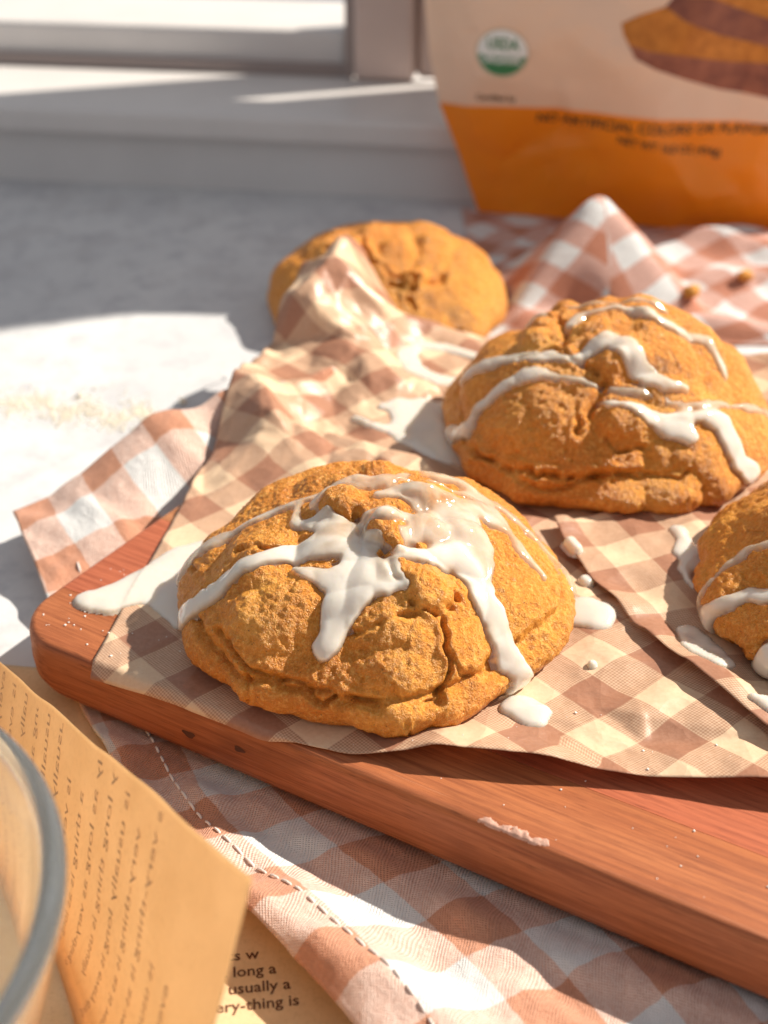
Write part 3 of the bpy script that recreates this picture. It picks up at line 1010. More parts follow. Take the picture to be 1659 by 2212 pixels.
c2 = [([R4(*p) for p in pp], w, d) for pp, w, d in c2]
make_cookie(2, BTOP + .11, PROF2, 560, 240, 9, "iced cookie behind the front one with a split base and criss-cross icing", b2, c2, s2, apex=(.3, .2), lump=1.25)

q8 = .3348
s3 = [
    (.09, [(1600, 300, 22), (1510, 310, 20), (1380, 350, 20), (1250, 460, 22), (1150, 600, 24), (1090, 740, 26), (1070, 850, 30)]),
    (.13, [(1640, 640, 50), (1510, 645, 45), (1400, 645, 40), (1300, 700, 38), (1180, 785, 40), (1090, 900, 36)]),
    (.16, [(1560, 1040, 50), (1500, 1110, 50), (1430, 1190, 52), (1380, 1290, 56), (1330, 1370, 50)]),
]
s3 = [(h, [(*R8(x, y), r * q8) for x, y, r in p]) for h, p in s3]
c3 = [([(1300, 950), (1400, 1010), (1440, 1100), (1420, 1180)], .08, .26), ([(1440, 1000), (1510, 940), (1600, 900)], .08, .26), ([(1150, 960), (1250, 930), (1330, 960)], .06, .14)]
c3 = [([R8(*p) for p in pp], w, d) for pp, w, d in c3]
make_cookie(3, BTOP + .22, [(a_, b_ * .80) for a_, b_ in PROF2], 520, 220, 23, "iced cookie cut off by the right edge of the picture", (), c3, s3, apex=(0, .1), lump=1.3)

PROF4 = [(0, 3.05), (1.0, 3.02), (2.0, 2.84), (3.0, 2.45), (3.7, 1.95), (4.2, 1.5), (4.55, .95), (4.6, .55), (4.45, .22), (4.1, .02), (3.2, 0), (.2, 0)]
c4 = [([(780, 520), (800, 560), (850, 590), (900, 605)], .10, .3), ([(900, 600), (880, 640), (900, 660)], .1, .3), ([(700, 540), (760, 580), (800, 600)], .09, .25), ([(840, 610), (900, 620), (960, 600)], .12, .3)]
make_cookie(4, .03, PROF4, 460, 190, 41, "plain cookie without icing behind the curled paper corner", [(900, 600, .6, .25), (780, 545, .5, .2), (740, 590, .5, .25)], c4, (), apex=(.1, .1), lump=1.25)

# ------------------------------------------------------------------ icing spilled on paper and board
def puddle(name, strokes, h, label, z=BTOP + .15, res=.045, zfun=ztop, edge=.55, group=None):
    ch_all = []
    for st in strokes:
        ch = []
        for (px, py, r) in st:
            p = atz(px, py, z)
            ch.append((np.array([p[0], p[1]]), (1.5 if r > 16 else 1.15) * r * float((p - CAM) @ F) / FPX))
        ch_all.append(ch)
    pts = np.array([c for ch in ch_all for c, _ in ch]); rad = max(r for ch in ch_all for _, r in ch)
    lo, hi = pts.min(0) - rad - .3, pts.max(0) + rad + .3
    res = min(res, rad / 7)
    xs, ys = np.arange(lo[0], hi[0], res), np.arange(lo[1], hi[1], res)
    X, Y = np.meshgrid(xs, ys, indexing='ij')
    P = np.stack([X.ravel(), Y.ravel()], -1)
    sd = np.full(len(P), 9.0)
    for ch in ch_all: sd = smin(sd, seg_sd(P, ch), .28 if rad > .2 else .03)
    if rad > .25: sd = sd + .05 * vn(P, 1.7, 77) + .02 * vn(P, 4, 78)
    eg = min(edge, rad * .85)
    w = np.clip(-sd / eg, 0, 1)
    t = h * np.sqrt(np.clip(1 - (1 - w) ** 2, 0, 1)) * (1 if rad < .25 else .72)
    off = np.where(sd < 0, t, -.8 * np.clip(sd, 0, .1))
    zs = blur(zfun(P[:, 0], P[:, 1]).reshape(X.shape), 14).ravel()
    zs = np.maximum(zs, zfun(P[:, 0], P[:, 1]))
    if rad < .25: zs = zs * 0 + np.median(zs[sd < 0])
    zs = np.where(np.isnan(zs), BTOP, zs)
    V = np.c_[P, zs + off + .012]
    fc = grid_faces(*X.shape)
    keep = sd < .09
    fk = fc[keep[fc].all(1)]
    used = np.unique(fk); rm = np.full(len(V), -1); rm[used] = np.arange(len(used))
    return mesh_np(name, V[used], rm[fk].astype(np.int32), M_ICE, attr={"thick": np.clip(.38 + t[used] / h * 1.5, 0, 1.2)}, label=label, cat="icing", group=group)


G_P = "icing spilled beside the cookies"
puddle("icing_puddle", [[(*R5(1250, 1090), 22), (*R5(1100, 1170), 38), (*R5(960, 1260), 42), (*R5(800, 1340), 40), (*R5(640, 1385), 34), (*R5(530, 1400), 24)], [(*R5(930, 1300), 34), (*R5(1000, 1430), 26), (*R5(1060, 1540), 18)]], .17, "long icing spill running left from the front cookie onto the board", group=G_P)
puddle("icing_puddle", [[(1225, 1322, 30), (1260, 1328, 34), (1284, 1336, 33)]], .22, "oval icing blob at the right side of the front cookie", group=G_P)
puddle("icing_puddle", [[(*R3(1270, 900), 30), (*R3(1305, 925), 30), (*R3(1320, 920), 24)]], .22, "small icing puddle where the front cookie's longest drip lands", group=G_P)
puddle("icing_puddle", [[(*R4(560, 268), 11), (*R4(400, 242), 12), (*R4(290, 240), 16), (*R4(245, 280), 18), (*R4(275, 325), 19), (*R4(370, 350), 17), (*R4(460, 352), 15)]], .16, "icing loop on the paper left of the second cookie", group=G_P)
puddle("icing_puddle", [[(*R4(160, 470), 14), (*R4(230, 475), 26), (*R4(300, 520), 44), (*R4(370, 580), 48), (*R4(430, 620), 42)], [(*R4(400, 460), 24), (*R4(300, 470), 24)], [(*R4(50, 500), 6), (*R4(100, 530), 7), (*R4(190, 545), 12), (*R4(260, 570), 24)]], .17, "broad icing pool with a thin tail at the second cookie's left foot", group=G_P)
puddle("icing_puddle", [[(*R8(915, 265), 16), (*R8(960, 330), 14), (*R8(1020, 400), 26), (*R8(1120, 420), 32), (*R8(1220, 380), 30)], [(*R8(965, 500), 7), (*R8(990, 560), 8), (*R8(1035, 600), 6)], [(*R8(1000, 440), 16), (*R8(965, 505), 8)]], .18, "icing splash with a round head left of the right-hand cookie", group=G_P)
puddle("icing_puddle", [[(*R8(1000, 880), 20), (*R8(1040, 950), 25), (*R8(1110, 1050), 26), (*R8(1200, 1140), 20)]], .15, "flat icing pool lapping the right-hand cookie's lower left", group=G_P)
puddle("icing_puddle", [[(*R8(1420, 1400), 15), (*R8(1480, 1415), 17), (*R8(1560, 1450), 20)]], .18, "icing puddle at the right-hand cookie's front foot", group=G_P)
G_D = "icing drops beside the front cookie"
puddle("icing_drop", [[(1231, 1189, 13), (1243, 1203, 13)]], .20, "teardrop of icing highest up beside the front cookie's right side", res=.02, group=G_D)
puddle("icing_drop", [[(1264, 1254, 14), (1268, 1258, 14)]], .18, "round icing drop just above the oval blob", res=.02, group=G_D)
puddle("icing_drop", [[(1279, 1440, 10)]], .13, "tiny icing bead alone on the paper right of front cookie", res=.015, group=G_D)

# ------------------------------------------------------------------ gingham towel under the board
TO = np.array([-10.15, 32.1])
TA = math.radians(-58.5)
T1 = np.array([math.cos(TA), math.sin(TA)]); T2 = np.array([-math.sin(TA), math.cos(TA)])


def towel():
    ns, nt = 420, 300
    s = np.linspace(0, 31, ns)[:, None]; t = np.linspace(0, 22, nt)[None, :]
    S, T = s + 0 * t, t + 0 * s
    bow = -1.45 * sstep(2, 9, S) + .75 * sstep(11, 17, S) - .25 * np.sin(S * .55)
    X = TO[0] + T1[0] * S + T2[0] * (T + bow); Y = TO[1] + T1[1] * S + T2[1] * (T + bow)
    xy = np.stack([X, Y], -1)
    l, w = board_l(X, Y), board_w(X, Y)
    under = sstep(-.1, .6, w) * sstep(-.1, .5, l) * sstep(-.1, .5, 18.5 - w)
    # soft wrinkles running along the board
    z = .16 + .0 * S
    wr = .16 * vn(np.stack([l * .30, w * .9], -1), 1.0, 3) + .10 * vn(np.stack([l * .8, w * 1.4], -1), 1.0, 4) + .035 * vn(xy, 2.6, 5)
    front = (1 - under)
    z = z + front * (.30 + np.maximum(wr, -.15)) * sstep(0, 1.5, np.abs(w) + .6)
    # raised far-left edge leaning against the paper
    sb = np.clip(6.2 - .62 * T, 1.6, 7)
    lift = (.55 + 1.85 * sstep(0, 4.6, T)) * (1 - sstep(0, .95, S / sb))
    z = np.where(l < .35, z + lift, z)
    # rolled hem at the near left edge
    z = z + .16 * np.exp(-((T - .25) / .35) ** 2) * sstep(8, 11, S)
    z = z + .42 * np.exp(-((T - .75) / .75) ** 2) * sstep(14.6, 16.2, S)
    # a long ridge in front of the board
    z = z + .30 * np.exp(-((w + 2.6 + .05 * l) / .55) ** 2) * front * sstep(6, 9, l)
    z = np.where(under > .5, np.minimum(z, BBOT - .05), z)
    z = blur(np.maximum(z, .14), 3)
    z = np.where(under > .9, np.minimum(z, BBOT - .04), z)
    V = np.stack([X, Y, z], -1).reshape(-1, 3)
    uv = np.stack([S + .5 + .25 * z, T + .55 * z + .2], -1).reshape(-1, 2)
    o = mesh_np("gingham_towel", V, grid_faces(ns, nt), M_TOWEL, uv=uv, label="brown and white gingham towel spread under the cutting board", cat="towel")
    m = o.modifiers.new("solid", 'SOLIDIFY'); m.thickness = .11 * CM; m.offset = -1
    # stitched hem
    bm_v, bm_f = [], []
    Z = z; ti = int(1.05 / 22 * (nt - 1))
    step = ns / 31.0
    k = 3.0
    while k < 30:
        i0, i1 = int(k * step), int((k + .27) * step)
        a, b = np.array([X[i0, ti], Y[i0, ti], Z[i0, ti] + .03]), np.array([X[i1, ti], Y[i1, ti], Z[i1, ti] + .03])
        dirv = (b - a) / (np.linalg.norm(b - a) + 1e-9); sdv = np.array([-dirv[1], dirv[0], 0]) * .028
        base = len(bm_v)
        for q, hz, wd in ((0, -.03, .4), (.15, .02, 1), (.5, .035, 1.1), (.85, .02, 1), (1, -.03, .4)):
            c = a + (b - a) * q
            bm_v += [c - sdv * wd + (0, 0, hz - .03), c + (0, 0, hz + .012), c + sdv * wd + (0, 0, hz - .03)]
        for r in range(4):
            p = base + r * 3
            bm_f += [(p, p + 1, p + 4, p + 3), (p + 1, p + 2, p + 5, p + 4)]
        k += .36
    mesh_np("stitching", bm_v, bm_f, M_THREAD, o, kind="stuff")


towel()

# bunched napkin at the back
def napkin():
    nx, ny = 260, 230
    x = np.linspace(3.6, 30, nx)[:, None]; y = np.linspace(45.4, 60.5, ny)[None, :]
    X, Y = x + 0 * y, y + 0 * x
    xy = np.stack([X, Y], -1)
    # tent fold: planes meeting at the peak
    p1 = (Y - 46.8) * 1.65
    p2 = (X - 4.4 - .15 * (Y - 50)) * 1.45
    p3 = (12.2 - X - .10 * (Y - 46)) * 1.25
    p4 = (53.2 - Y) * 1.6
    tent = smin(smin(p1, p2, 1.0), smin(p3, p4, 1.0), 1.2)
    tent = np.clip(tent, 0, None)
    flat = .35 + .40 * np.abs(vn(xy, .33, 4)) + .55 * np.exp(-((Y - 50.5 - .12 * (X - 13)) / 1.0) ** 2) * sstep(11, 13.5, X) + .8 * np.exp(-((Y - 54.2 + .2 * (X - 13)) / 1.1) ** 2) * sstep(11, 14, X)
    flat = flat + .10 * vn(xy, 1.0, 6)
    side = sstep(3.6, 5.2, X)
    Z = np.maximum(tent * .90 + .1 * vn(xy, .9, 9), flat * side * sstep(45.4, 46.6, Y))
    Z = np.where(Y > 56.8, np.minimum(Z, .12), Z)
    Z = blur(np.maximum(Z, .1), 12)
    jx = .25 * vn(xy, .5, 12); jy = .35 * vn(xy, .45, 13) - .5 * sstep(12, 20, X)
    V = np.stack([X + jx, Y + jy, Z], -1).reshape(-1, 3)
    a = math.radians(42)
    u0, v0 = X + .55 * Z * np.sign(8 - X), Y + .62 * Z
    uv = np.stack([u0 * math.cos(a) + v0 * math.sin(a) + .9, -u0 * math.sin(a) + v0 * math.cos(a) + .4], -1).reshape(-1, 2)
    o = mesh_np("gingham_napkin", V, grid_faces(nx, ny), M_NAPKIN, uv=uv, label="gingham napkin bunched into a peaked fold in front of the orange pouch", cat="napkin")
    m = o.modifiers.new("solid", 'SOLIDIFY'); m.thickness = .1 * CM; m.offset = -1
    bv = BVHTree.FromPolygons([Vector(p) for p in V], [tuple(int(q) for q in f) for f in grid_faces(nx, ny)])
    return bv


NAPBVH = napkin()


def lump(name, c, r, mat, seed, **k):
    bm = bmesh.new(); bmesh.ops.create_icosphere(bm, subdivisions=2, radius=r)
    V = np.array([v.co[:] for v in bm.verts]); fcs = [tuple(v.index for v in f.verts) for f in bm.faces]; bm.free()
    V = V * (1 + .35 * vn(V / r, 1.4, seed))[:, None]; V[:, 2] *= .7
    V[:, 2] -= V[:, 2].min()
    return mesh_np(name, V + np.array(c), fcs, mat, **k)


for i, (px, py, r, lb) in enumerate(((1493, 642, .36, "orange cookie crumb on the napkin nearest the second cookie"), (1612, 608, .34, "orange cookie crumb farther right on the napkin"))):
    p = None
    h = NAPBVH.ray_cast(Vector(CAM), Vector(ray(px, py)).normalized())
    p = h[0] if h[0] is not None else Vector(atz(px, py, .5))
    lump("crumb", (p.x, p.y, p.z - .05), r, M_CRUMB, i + 3, label=lb, cat="crumb", group="crumbs on the napkin")

# ------------------------------------------------------------------ stand-up pouch
PZ = 26.0


def p_left(z): return np.interp(z, [0, 1.3, 2.6, 4.9, 7, 9, 14, 25], [4.25, 3.75, 3.3, 2.35, 1.9, 1.7, 1.5, 1.5])
def p_right(z): return np.interp(z, [0, 2.6, 4.9, 7, 9, 14, 25], [20.3, 21.2, 22.1, 22.6, 22.8, 23.0, 23.0])


PC = [((4, 0), 0), ((8.2, .3), .35), ((12.5, 0), 1.0), ((17, 0), .8), ((20.5, 0), 0), ((3.1, 3), .05), ((7.0, 2.2), .10), ((10.9, 3.9), 1.55), ((9.3, 5.6), 1.35), ((15.5, 3), 1.75), ((19, 3.5), 1.0), ((22, 4), 0),
      ((2.2, 5.4), .1), ((4.0, 6.2), .75), ((6.9, 8.3), 1.25), ((9.2, 7.2), 1.75), ((8.3, 10.5), 1.3), ((12, 7.2), 1.95), ((16, 7.5), 2.15), ((20, 7.5), 1.2), ((22.8, 8), 0), ((1.7, 9), .05), ((3.6, 10), .8),
      ((12, 12), 2.3), ((18, 12), 1.9), ((22.9, 13), 0), ((1.5, 13), 0), ((5, 15), 1.2), ((12, 18), 1.7), ((19, 17), 1.3), ((22.9, 19), 0), ((1.5, 19), 0), ((1.5, 25.2), 0), ((12, 25.2), .1), ((22.9, 25.2), 0), ((1.2, 0), 0), ((23.5, 0), 0), ((23.5, 26), 0), ((1, 26), 0), ((1, -1), 0), ((23.5, -1), 0), ((12, -1), .9)]
_pv = geometry.delaunay_2d_cdt([Vector(p[0]) for p in PC], [], [], 0, 1e-6)
_ph = {tuple(round(q, 3) for q in p[0]): p[1] for p in PC}
_pvv = np.array([tuple(p) for p in _pv[0]])
_phh = np.array([min(PC, key=lambda c: (c[0][0] - q[0]) ** 2 + (c[0][1] - q[1]) ** 2)[1] for q in _pvv])


def pouch_depth(x, z):
    x, z = np.asarray(x, float), np.asarray(z, float)
    Q = np.stack([x.ravel(), z.ravel()], -1); out = np.zeros(len(Q))
    for f in _pv[2]:
        a, b, c = _pvv[f[0]], _pvv[f[1]], _pvv[f[2]]
        det = (b[1] - c[1]) * (a[0] - c[0]) + (c[0] - b[0]) * (a[1] - c[1])
        if abs(det) < 1e-9: continue
        u_ = ((b[1] - c[1]) * (Q[:, 0] - c[0]) + (c[0] - b[0]) * (Q[:, 1] - c[1])) / det
        v_ = ((c[1] - a[1]) * (Q[:, 0] - c[0]) + (a[0] - c[0]) * (Q[:, 1] - c[1])) / det
        w_ = 1 - u_ - v_
        ins = (u_ >= -1e-6) & (v_ >= -1e-6) & (w_ >= -1e-6)
        out[ins] = (u_ * _phh[f[0]] + v_ * _phh[f[1]] + w_ * _phh[f[2]])[ins]
    return out.reshape(x.shape)


def pouch_base_y(x): return 59.75 - .085 * (x - 4.2)


_gx, _gz = np.linspace(1, 23.5, 136), np.linspace(0, 25, 151)
_GX, _GZ = np.meshgrid(_gx, _gz, indexing='ij')
_GD = blur(pouch_depth(_GX, _GZ) * 1.5, 5)
_GD = _GD + crumple(np.stack([_GX, _GZ], -1), 3.0, .42, 17, .5) * np.clip((_GX - 2.5) / 3, 0, 1) * np.clip((22 - _GX) / 3, 0, 1) * np.clip(_GZ / 2, 0, 1)
_lf, _rt = p_left(_GZ), p_right(_GZ)
_GD = _GD * np.clip((_GX - _lf) / 1.0, 0, 1) ** .6 * np.clip((_rt - _GX) / 1.0, 0, 1) ** .6


def pouch_y(x, z):
    x, z = np.asarray(x, float), np.asarray(z, float)
    i = np.clip((x - 1) / 22.5 * 135, 0, 134.999); j = np.clip(z / 25 * 150, 0, 149.999)
    i0, j0 = i.astype(int), j.astype(int); a, b = i - i0, j - j0
    d = _GD[i0, j0] * (1 - a) * (1 - b) + _GD[i0 + 1, j0] * a * (1 - b) + _GD[i0, j0 + 1] * (1 - a) * b + _GD[i0 + 1, j0 + 1] * a * b
    return pouch_base_y(x) - d


def pouch():
    root = empty("stand_up_pouch", (12, 59, .12), label="cream and orange stand-up baking mix pouch with printed cake slices", cat="pouch")
    na, nb = 150, 160
    a = np.linspace(0, 1, na)[:, None]; zz = np.linspace(0, PZ, nb)[None, :] + 0 * a
    X = p_left(zz) + (p_right(zz) - p_left(zz)) * a
    Yf = pouch_y(X, zz)
    lift = .16 + .45 * (1 - a) ** 6 * 0 + .0 * zz
    V = np.stack([X, Yf, zz + lift], -1).reshape(-1, 3)
    uv = np.stack([X, zz], -1).reshape(-1, 2)
    mesh_np("front_panel", V, grid_faces(na, nb), M_POUCH, root, uv=uv)
    Yb = pouch_base_y(X) + .02 + np.sin(math.pi * a) ** .8 * (2.0 * (1 - zz / PZ) + .1)
    V2 = np.stack([X, Yb, zz + lift], -1).reshape(-1, 3)
    mesh_np("back_panel", V2, grid_faces(na, nb)[:, ::-1], M_POUCH, root, uv=uv)
    bot = np.vstack([V.reshape(na, nb, 3)[:, 0], V2.reshape(na, nb, 3)[:, 0]])
    bot[:, 2] += .01
    mesh_np("bottom_gusset", bot, [(i, i + 1, na + i + 1, na + i) for i in range(na - 1)], M_POUCH, root, uv=bot[:, :2] * 0 + [10, 1])
    zoff = .16

    def plot(px, py):
        p = aty(px, py, 58.0)
        for _ in range(4):
            p = aty(px, py, float(pouch_y(p[0], p[2] - zoff)))
        return p[0], p[2] - zoff

    def decal(name, poly, mat, parent, off=.02, cuts=4):
        bm = bmesh.new()
        vs = [bm.verts.new((x, z, 0)) for x, z in poly]
        bm.faces.new(vs)
        bmesh.ops.triangulate(bm, faces=bm.faces[:])
        for _ in range(cuts):
            es = [e for e in bm.edges if e.calc_length() > .35]
            if not es: break
            bmesh.ops.subdivide_edges(bm, edges=es, cuts=1)
            bmesh.ops.triangulate(bm, faces=bm.faces[:])
        P = np.array([v.co[:] for v in bm.verts]); bm.verts.index_update()
        fcs = [tuple(v.index for v in f.verts) for f in bm.faces]; bm.free()
        V = np.stack([P[:, 0], pouch_y(P[:, 0], P[:, 1]) - off, P[:, 1] + zoff], -1)
        return mesh_np(name, V, fcs, mat, parent)

    def circle(c, rx, rz, a0=0, a1=2 * math.pi, n=48):
        return [(c[0] + rx * math.cos(t), c[1] + rz * math.sin(t)) for t in np.linspace(a0, a1, n, endpoint=(a1 - a0 < 6.2))]

    def text(body, c0, size, mat, parent, off, slope=0.0, align='LEFT', squeeze=1.0, name="lettering"):
        cu = bpy.data.curves.new("t", 'FONT'); cu.body = body; cu.size = size; cu.align_x = align; cu.resolution_u = 3; cu.offset = .018 * size / .6
        ob = bpy.data.objects.new("t", cu); COL.objects.link(ob)
        me = bpy.data.meshes.new_from_object(ob.evaluated_get(bpy.context.evaluated_depsgraph_get()))
        P = np.array([v.co[:] for v in me.vertices]); fcs = [tuple(p.vertices) for p in me.polygons]
        bpy.data.objects.remove(ob)
        x = c0[0] + P[:, 0] * squeeze; z = c0[1] + P[:, 1] + slope * (P[:, 0] * squeeze)
        V = np.stack([x, pouch_y(x, z) - off, z + zoff], -1)
        return mesh_np(name, V, fcs, mat, parent, smooth=False)

    m_white = mat_simple("seal_white", (.80, .83, .80), .5)
    m_green = mat_simple("seal_green", (.045, .22, .085), .5)
    m_tan = mat_simple("seal_ring", (.62, .47, .30), .5)
    m_crumb = mat_simple("printed_cake_crumb", (.66, .25, .035), .5, .0, 2.2, col2=(.40, .125, .012))
    m_crust = mat_simple("printed_cake_crust", (.17, .050, .034), .5, .0, 1.3, col2=(.40, .14, .075))
    m_crust2 = mat_simple("printed_cake_crust_dark", (.16, .050, .040), .5, .0, 1.1, col2=(.36, .13, .07))
    c = plot(1085, 115)
    k = 1.02
    seal = decal("organic_seal", circle(c, k * 1.07, k * 1.0), m_tan, root, .015)
    decal("seal_face", circle(c, k, k * .93), m_white, seal, .024)
    a0 = math.radians(186)
    decal("seal_band", circle(c, k * .97, k * .90, a0, math.radians(354), 30), m_green, seal, .032)
    text("USDA", (c[0], c[1] + .17), .62, m_green, seal, .036, align='CENTER', squeeze=.8)
    text("ORGANIC", (c[0], c[1] - .40), .42, m_white, seal, .040, align='CENTER', squeeze=.85)
    b = plot(1028, 214)
    text("Certified by", (b[0], b[1] - .02), .36, M_INK2, root, .02, slope=.0, squeeze=.95)
    t0, t1 = plot(1158, 262), plot(1640, 288)
    sl_ = (t1[1] - t0[1]) / (t1[0] - t0[0])
    text("NO ARTIFICIAL COLORS OR FLAVORS", t0, .56, M_INK2, root, .022, sl_, squeeze=1.0)
    t0, t1 = plot(1332, 308), plot(1550, 336)
    sl_ = (t1[1] - t0[1]) / (t1[0] - t0[0])
    text("NET WT 16.0 OZ (454g)", t0, .46, M_INK2, root, .022, sl_, squeeze=.9)

    def R2(x, y): return 822.8 + .504 * x, .504 * y
    low_crumb = [(1030, 100), (1120, 60), (1220, 28), (1300, 90), (1450, 150), (1659, 200), (1800, 220), (1800, 290), (1659, 272), (1500, 265), (1300, 240), (1150, 222), (1060, 190), (1040, 150)]
    low_crust = [(1060, 190), (1150, 222), (1300, 240), (1500, 265), (1659, 272), (1800, 290), (1800, 450), (1659, 420), (1450, 382), (1300, 340), (1180, 300), (1090, 252)]
    up_crust = [(1220, 28), (1260, -20), (1420, -8), (1520, 30), (1659, 80), (1800, 100), (1800, 220), (1659, 200), (1560, 176), (1450, 150), (1300, 90)]
    up_crumb = [(1260, -20), (1300, -90), (1800, -90), (1800, 100), (1659, 80), (1520, 30), (1420, -8)]
    pic = decal("printed_cake_slice", [plot(*R2(*p)) for p in low_crust], m_crust, root, .016, 5)
    decal("printed_crumb", [plot(*R2(*p)) for p in low_crumb], m_crumb, pic, .022, 5)
    pic = decal("printed_cake_slice", [plot(*R2(*p)) for p in up_crust], m_crust2, root, .018, 5)
    decal("printed_crumb", [plot(*R2(*p)) for p in up_crumb], m_crumb, pic, .024, 5)


pouch()

# ------------------------------------------------------------------ printed kraft paper, bottom left
def kraft_flat():
    n1, n2 = 90, 120
    a = np.linspace(0, 1, n1)[:, None]; b = np.linspace(0, 1, n2)[None, :]
    o_ = np.array([-17.5, 27.6]); e1 = np.array([.985, -.17]) * 19; e2 = np.array([-.17, -.985]) * 19
    X = o_[0] + e1[0] * a + e2[0] * b; Y = o_[1] + e1[1] * a + e2[1] * b + .8 * a
    Z = .06 + .03 * vn(np.stack([X, Y], -1), .5, 8)
    Z = np.maximum(Z, .04)
    global KZ
    KV = np.stack([X, Y, Z], -1).reshape(-1, 3)
    KZ = BVHTree.FromPolygons([Vector(p) for p in KV], [tuple(int(q) for q in f) for f in grid_faces(n1, n2)])
    V = KV
    o = mesh_np("kraft_sheet", V, grid_faces(n1, n2), mat_kraft(.08), label="flat brown kraft paper printed with lines of text under the towel corner", cat="paper")
    m = o.modifiers.new("solid", 'SOLIDIFY'); m.thickness = .01 * CM; m.offset = -1
    return o


def bez(p, t):
    p = np.array(p, float); n = len(p) - 1
    t = np.asarray(t)[..., None]
    return sum(math.comb(n, i) * (1 - t) ** (n - i) * t ** i * p[i] for i in range(n + 1))


def kraft_flap():
    n1, n2 = 140, 90
    u_, v_ = np.linspace(0, 1, n1), np.linspace(0, 1, n2)
    Tc = lambda t: bez([(-12.6, 30.0, .5), (-8.8, 25.0, 1.1), (-5.2, 19.6, 3.4), (-1.87, 14.0, 5.8)], t)
    Lc = lambda t: bez([(-13.0, 26.5, .2), (-8.2, 21.4, .2), (-5.7, 18.2, .2), (-4.3, 12.4, .2)], t)
    Rc = lambda t: bez([(-4.3, 12.4, .2), (-3.3, 12.0, 1.2), (-2.85, 12.9, 3.6), (-1.87, 14.0, 5.8)], t)
    Kc = lambda t: bez([(-13.0, 26.5, .2), (-12.9, 28.2, .3), (-12.6, 30.0, .5)], t)
    Uu, Vv = u_[:, None], v_[None, :]
    t, l, r, k = Tc(u_), Lc(u_), Rc(v_), Kc(v_)
    S = (1 - Vv)[..., None] * l[:, None] + Vv[..., None] * t[:, None] + (1 - Uu)[..., None] * k[None] + Uu[..., None] * r[None]
    S -= (((1 - Uu) * (1 - Vv))[..., None] * l[0] + (Uu * (1 - Vv))[..., None] * l[-1] + ((1 - Uu) * Vv)[..., None] * t[0] + (Uu * Vv)[..., None] * t[-1])
    S[..., 2] += .05 * vn(S, .8, 4) - 1.1 * np.sin(math.pi * Vv) * Uu ** .8
    S[..., 2] = np.maximum(S[..., 2], .14)
    V = S.reshape(-1, 3)
    fc = grid_faces(n1, n2)
    o = mesh_np("kraft_flap", V, fc, M_KRAFT, label="sunlit kraft paper flap curling up beside the glass bowl, print showing through", cat="paper")
    m = o.modifiers.new("solid", 'SOLIDIFY'); m.thickness = .012 * CM; m.offset = 0
    return o, S


def text_flat(body, origin, ang, size, mat, parent, zfun, mirror=False, name="printed_line"):
    cu = bpy.data.curves.new("t", 'FONT'); cu.body = body; cu.size = size; cu.resolution_u = 2; cu.offset = .004
    ob = bpy.data.objects.new("t", cu); COL.objects.link(ob)
    me = bpy.data.meshes.new_from_object(ob.evaluated_get(bpy.context.evaluated_depsgraph_get()))
    P = np.array([v.co[:] for v in me.vertices]); fcs = [tuple(p.vertices) for p in me.polygons]
    bpy.data.objects.remove(ob)
    if mirror: P[:, 0] = P[:, 0].max() - P[:, 0]
    ca, sa = math.cos(ang), math.sin(ang)
    x = origin[0] + P[:, 0] * ca - P[:, 1] * sa; y = origin[1] + P[:, 0] * sa + P[:, 1] * ca
    z = np.array([zfun(a, b) for a, b in zip(x, y)])
    ok = ~np.isnan(z)
    if ok.sum() < 3: return None
    fcs = [f for f in fcs if all(ok[i] for i in f)]
    if not fcs: return None
    used = sorted({i for f in fcs for i in f}); rm = {q: i for i, q in enumerate(used)}
    return mesh_np(name, np.stack([x, y, z], -1)[used], [tuple(rm[i] for i in f) for f in fcs], mat, parent, smooth=False)


ks = kraft_flat()
for body, px, py in (("ts w", 492, 2073), ("t long a", 478, 2110), ("e usually a", 462, 2148), ("very-thing is", 447, 2187)):
    p = atz(px, py, .1)
    text_flat(body, p, math.radians(7), .335, M_INK, ks, lambda a, b: KZ.ray_cast(Vector((a, b, 9)), Vector((0, 0, -1)))[0].z + .019)
kf, KS = kraft_flap()
KN = np.cross(np.gradient(KS, axis=0), np.gradient(KS, axis=1))
KN /= np.linalg.norm(KN, axis=-1, keepdims=True)
KN *= np.where((KN * (CAM - KS)).sum(-1, keepdims=True) < 0, -1, 1)
M_GHOST = mat_simple("faint_print_ink", (.60, .37, .20), .8, .12, 5)


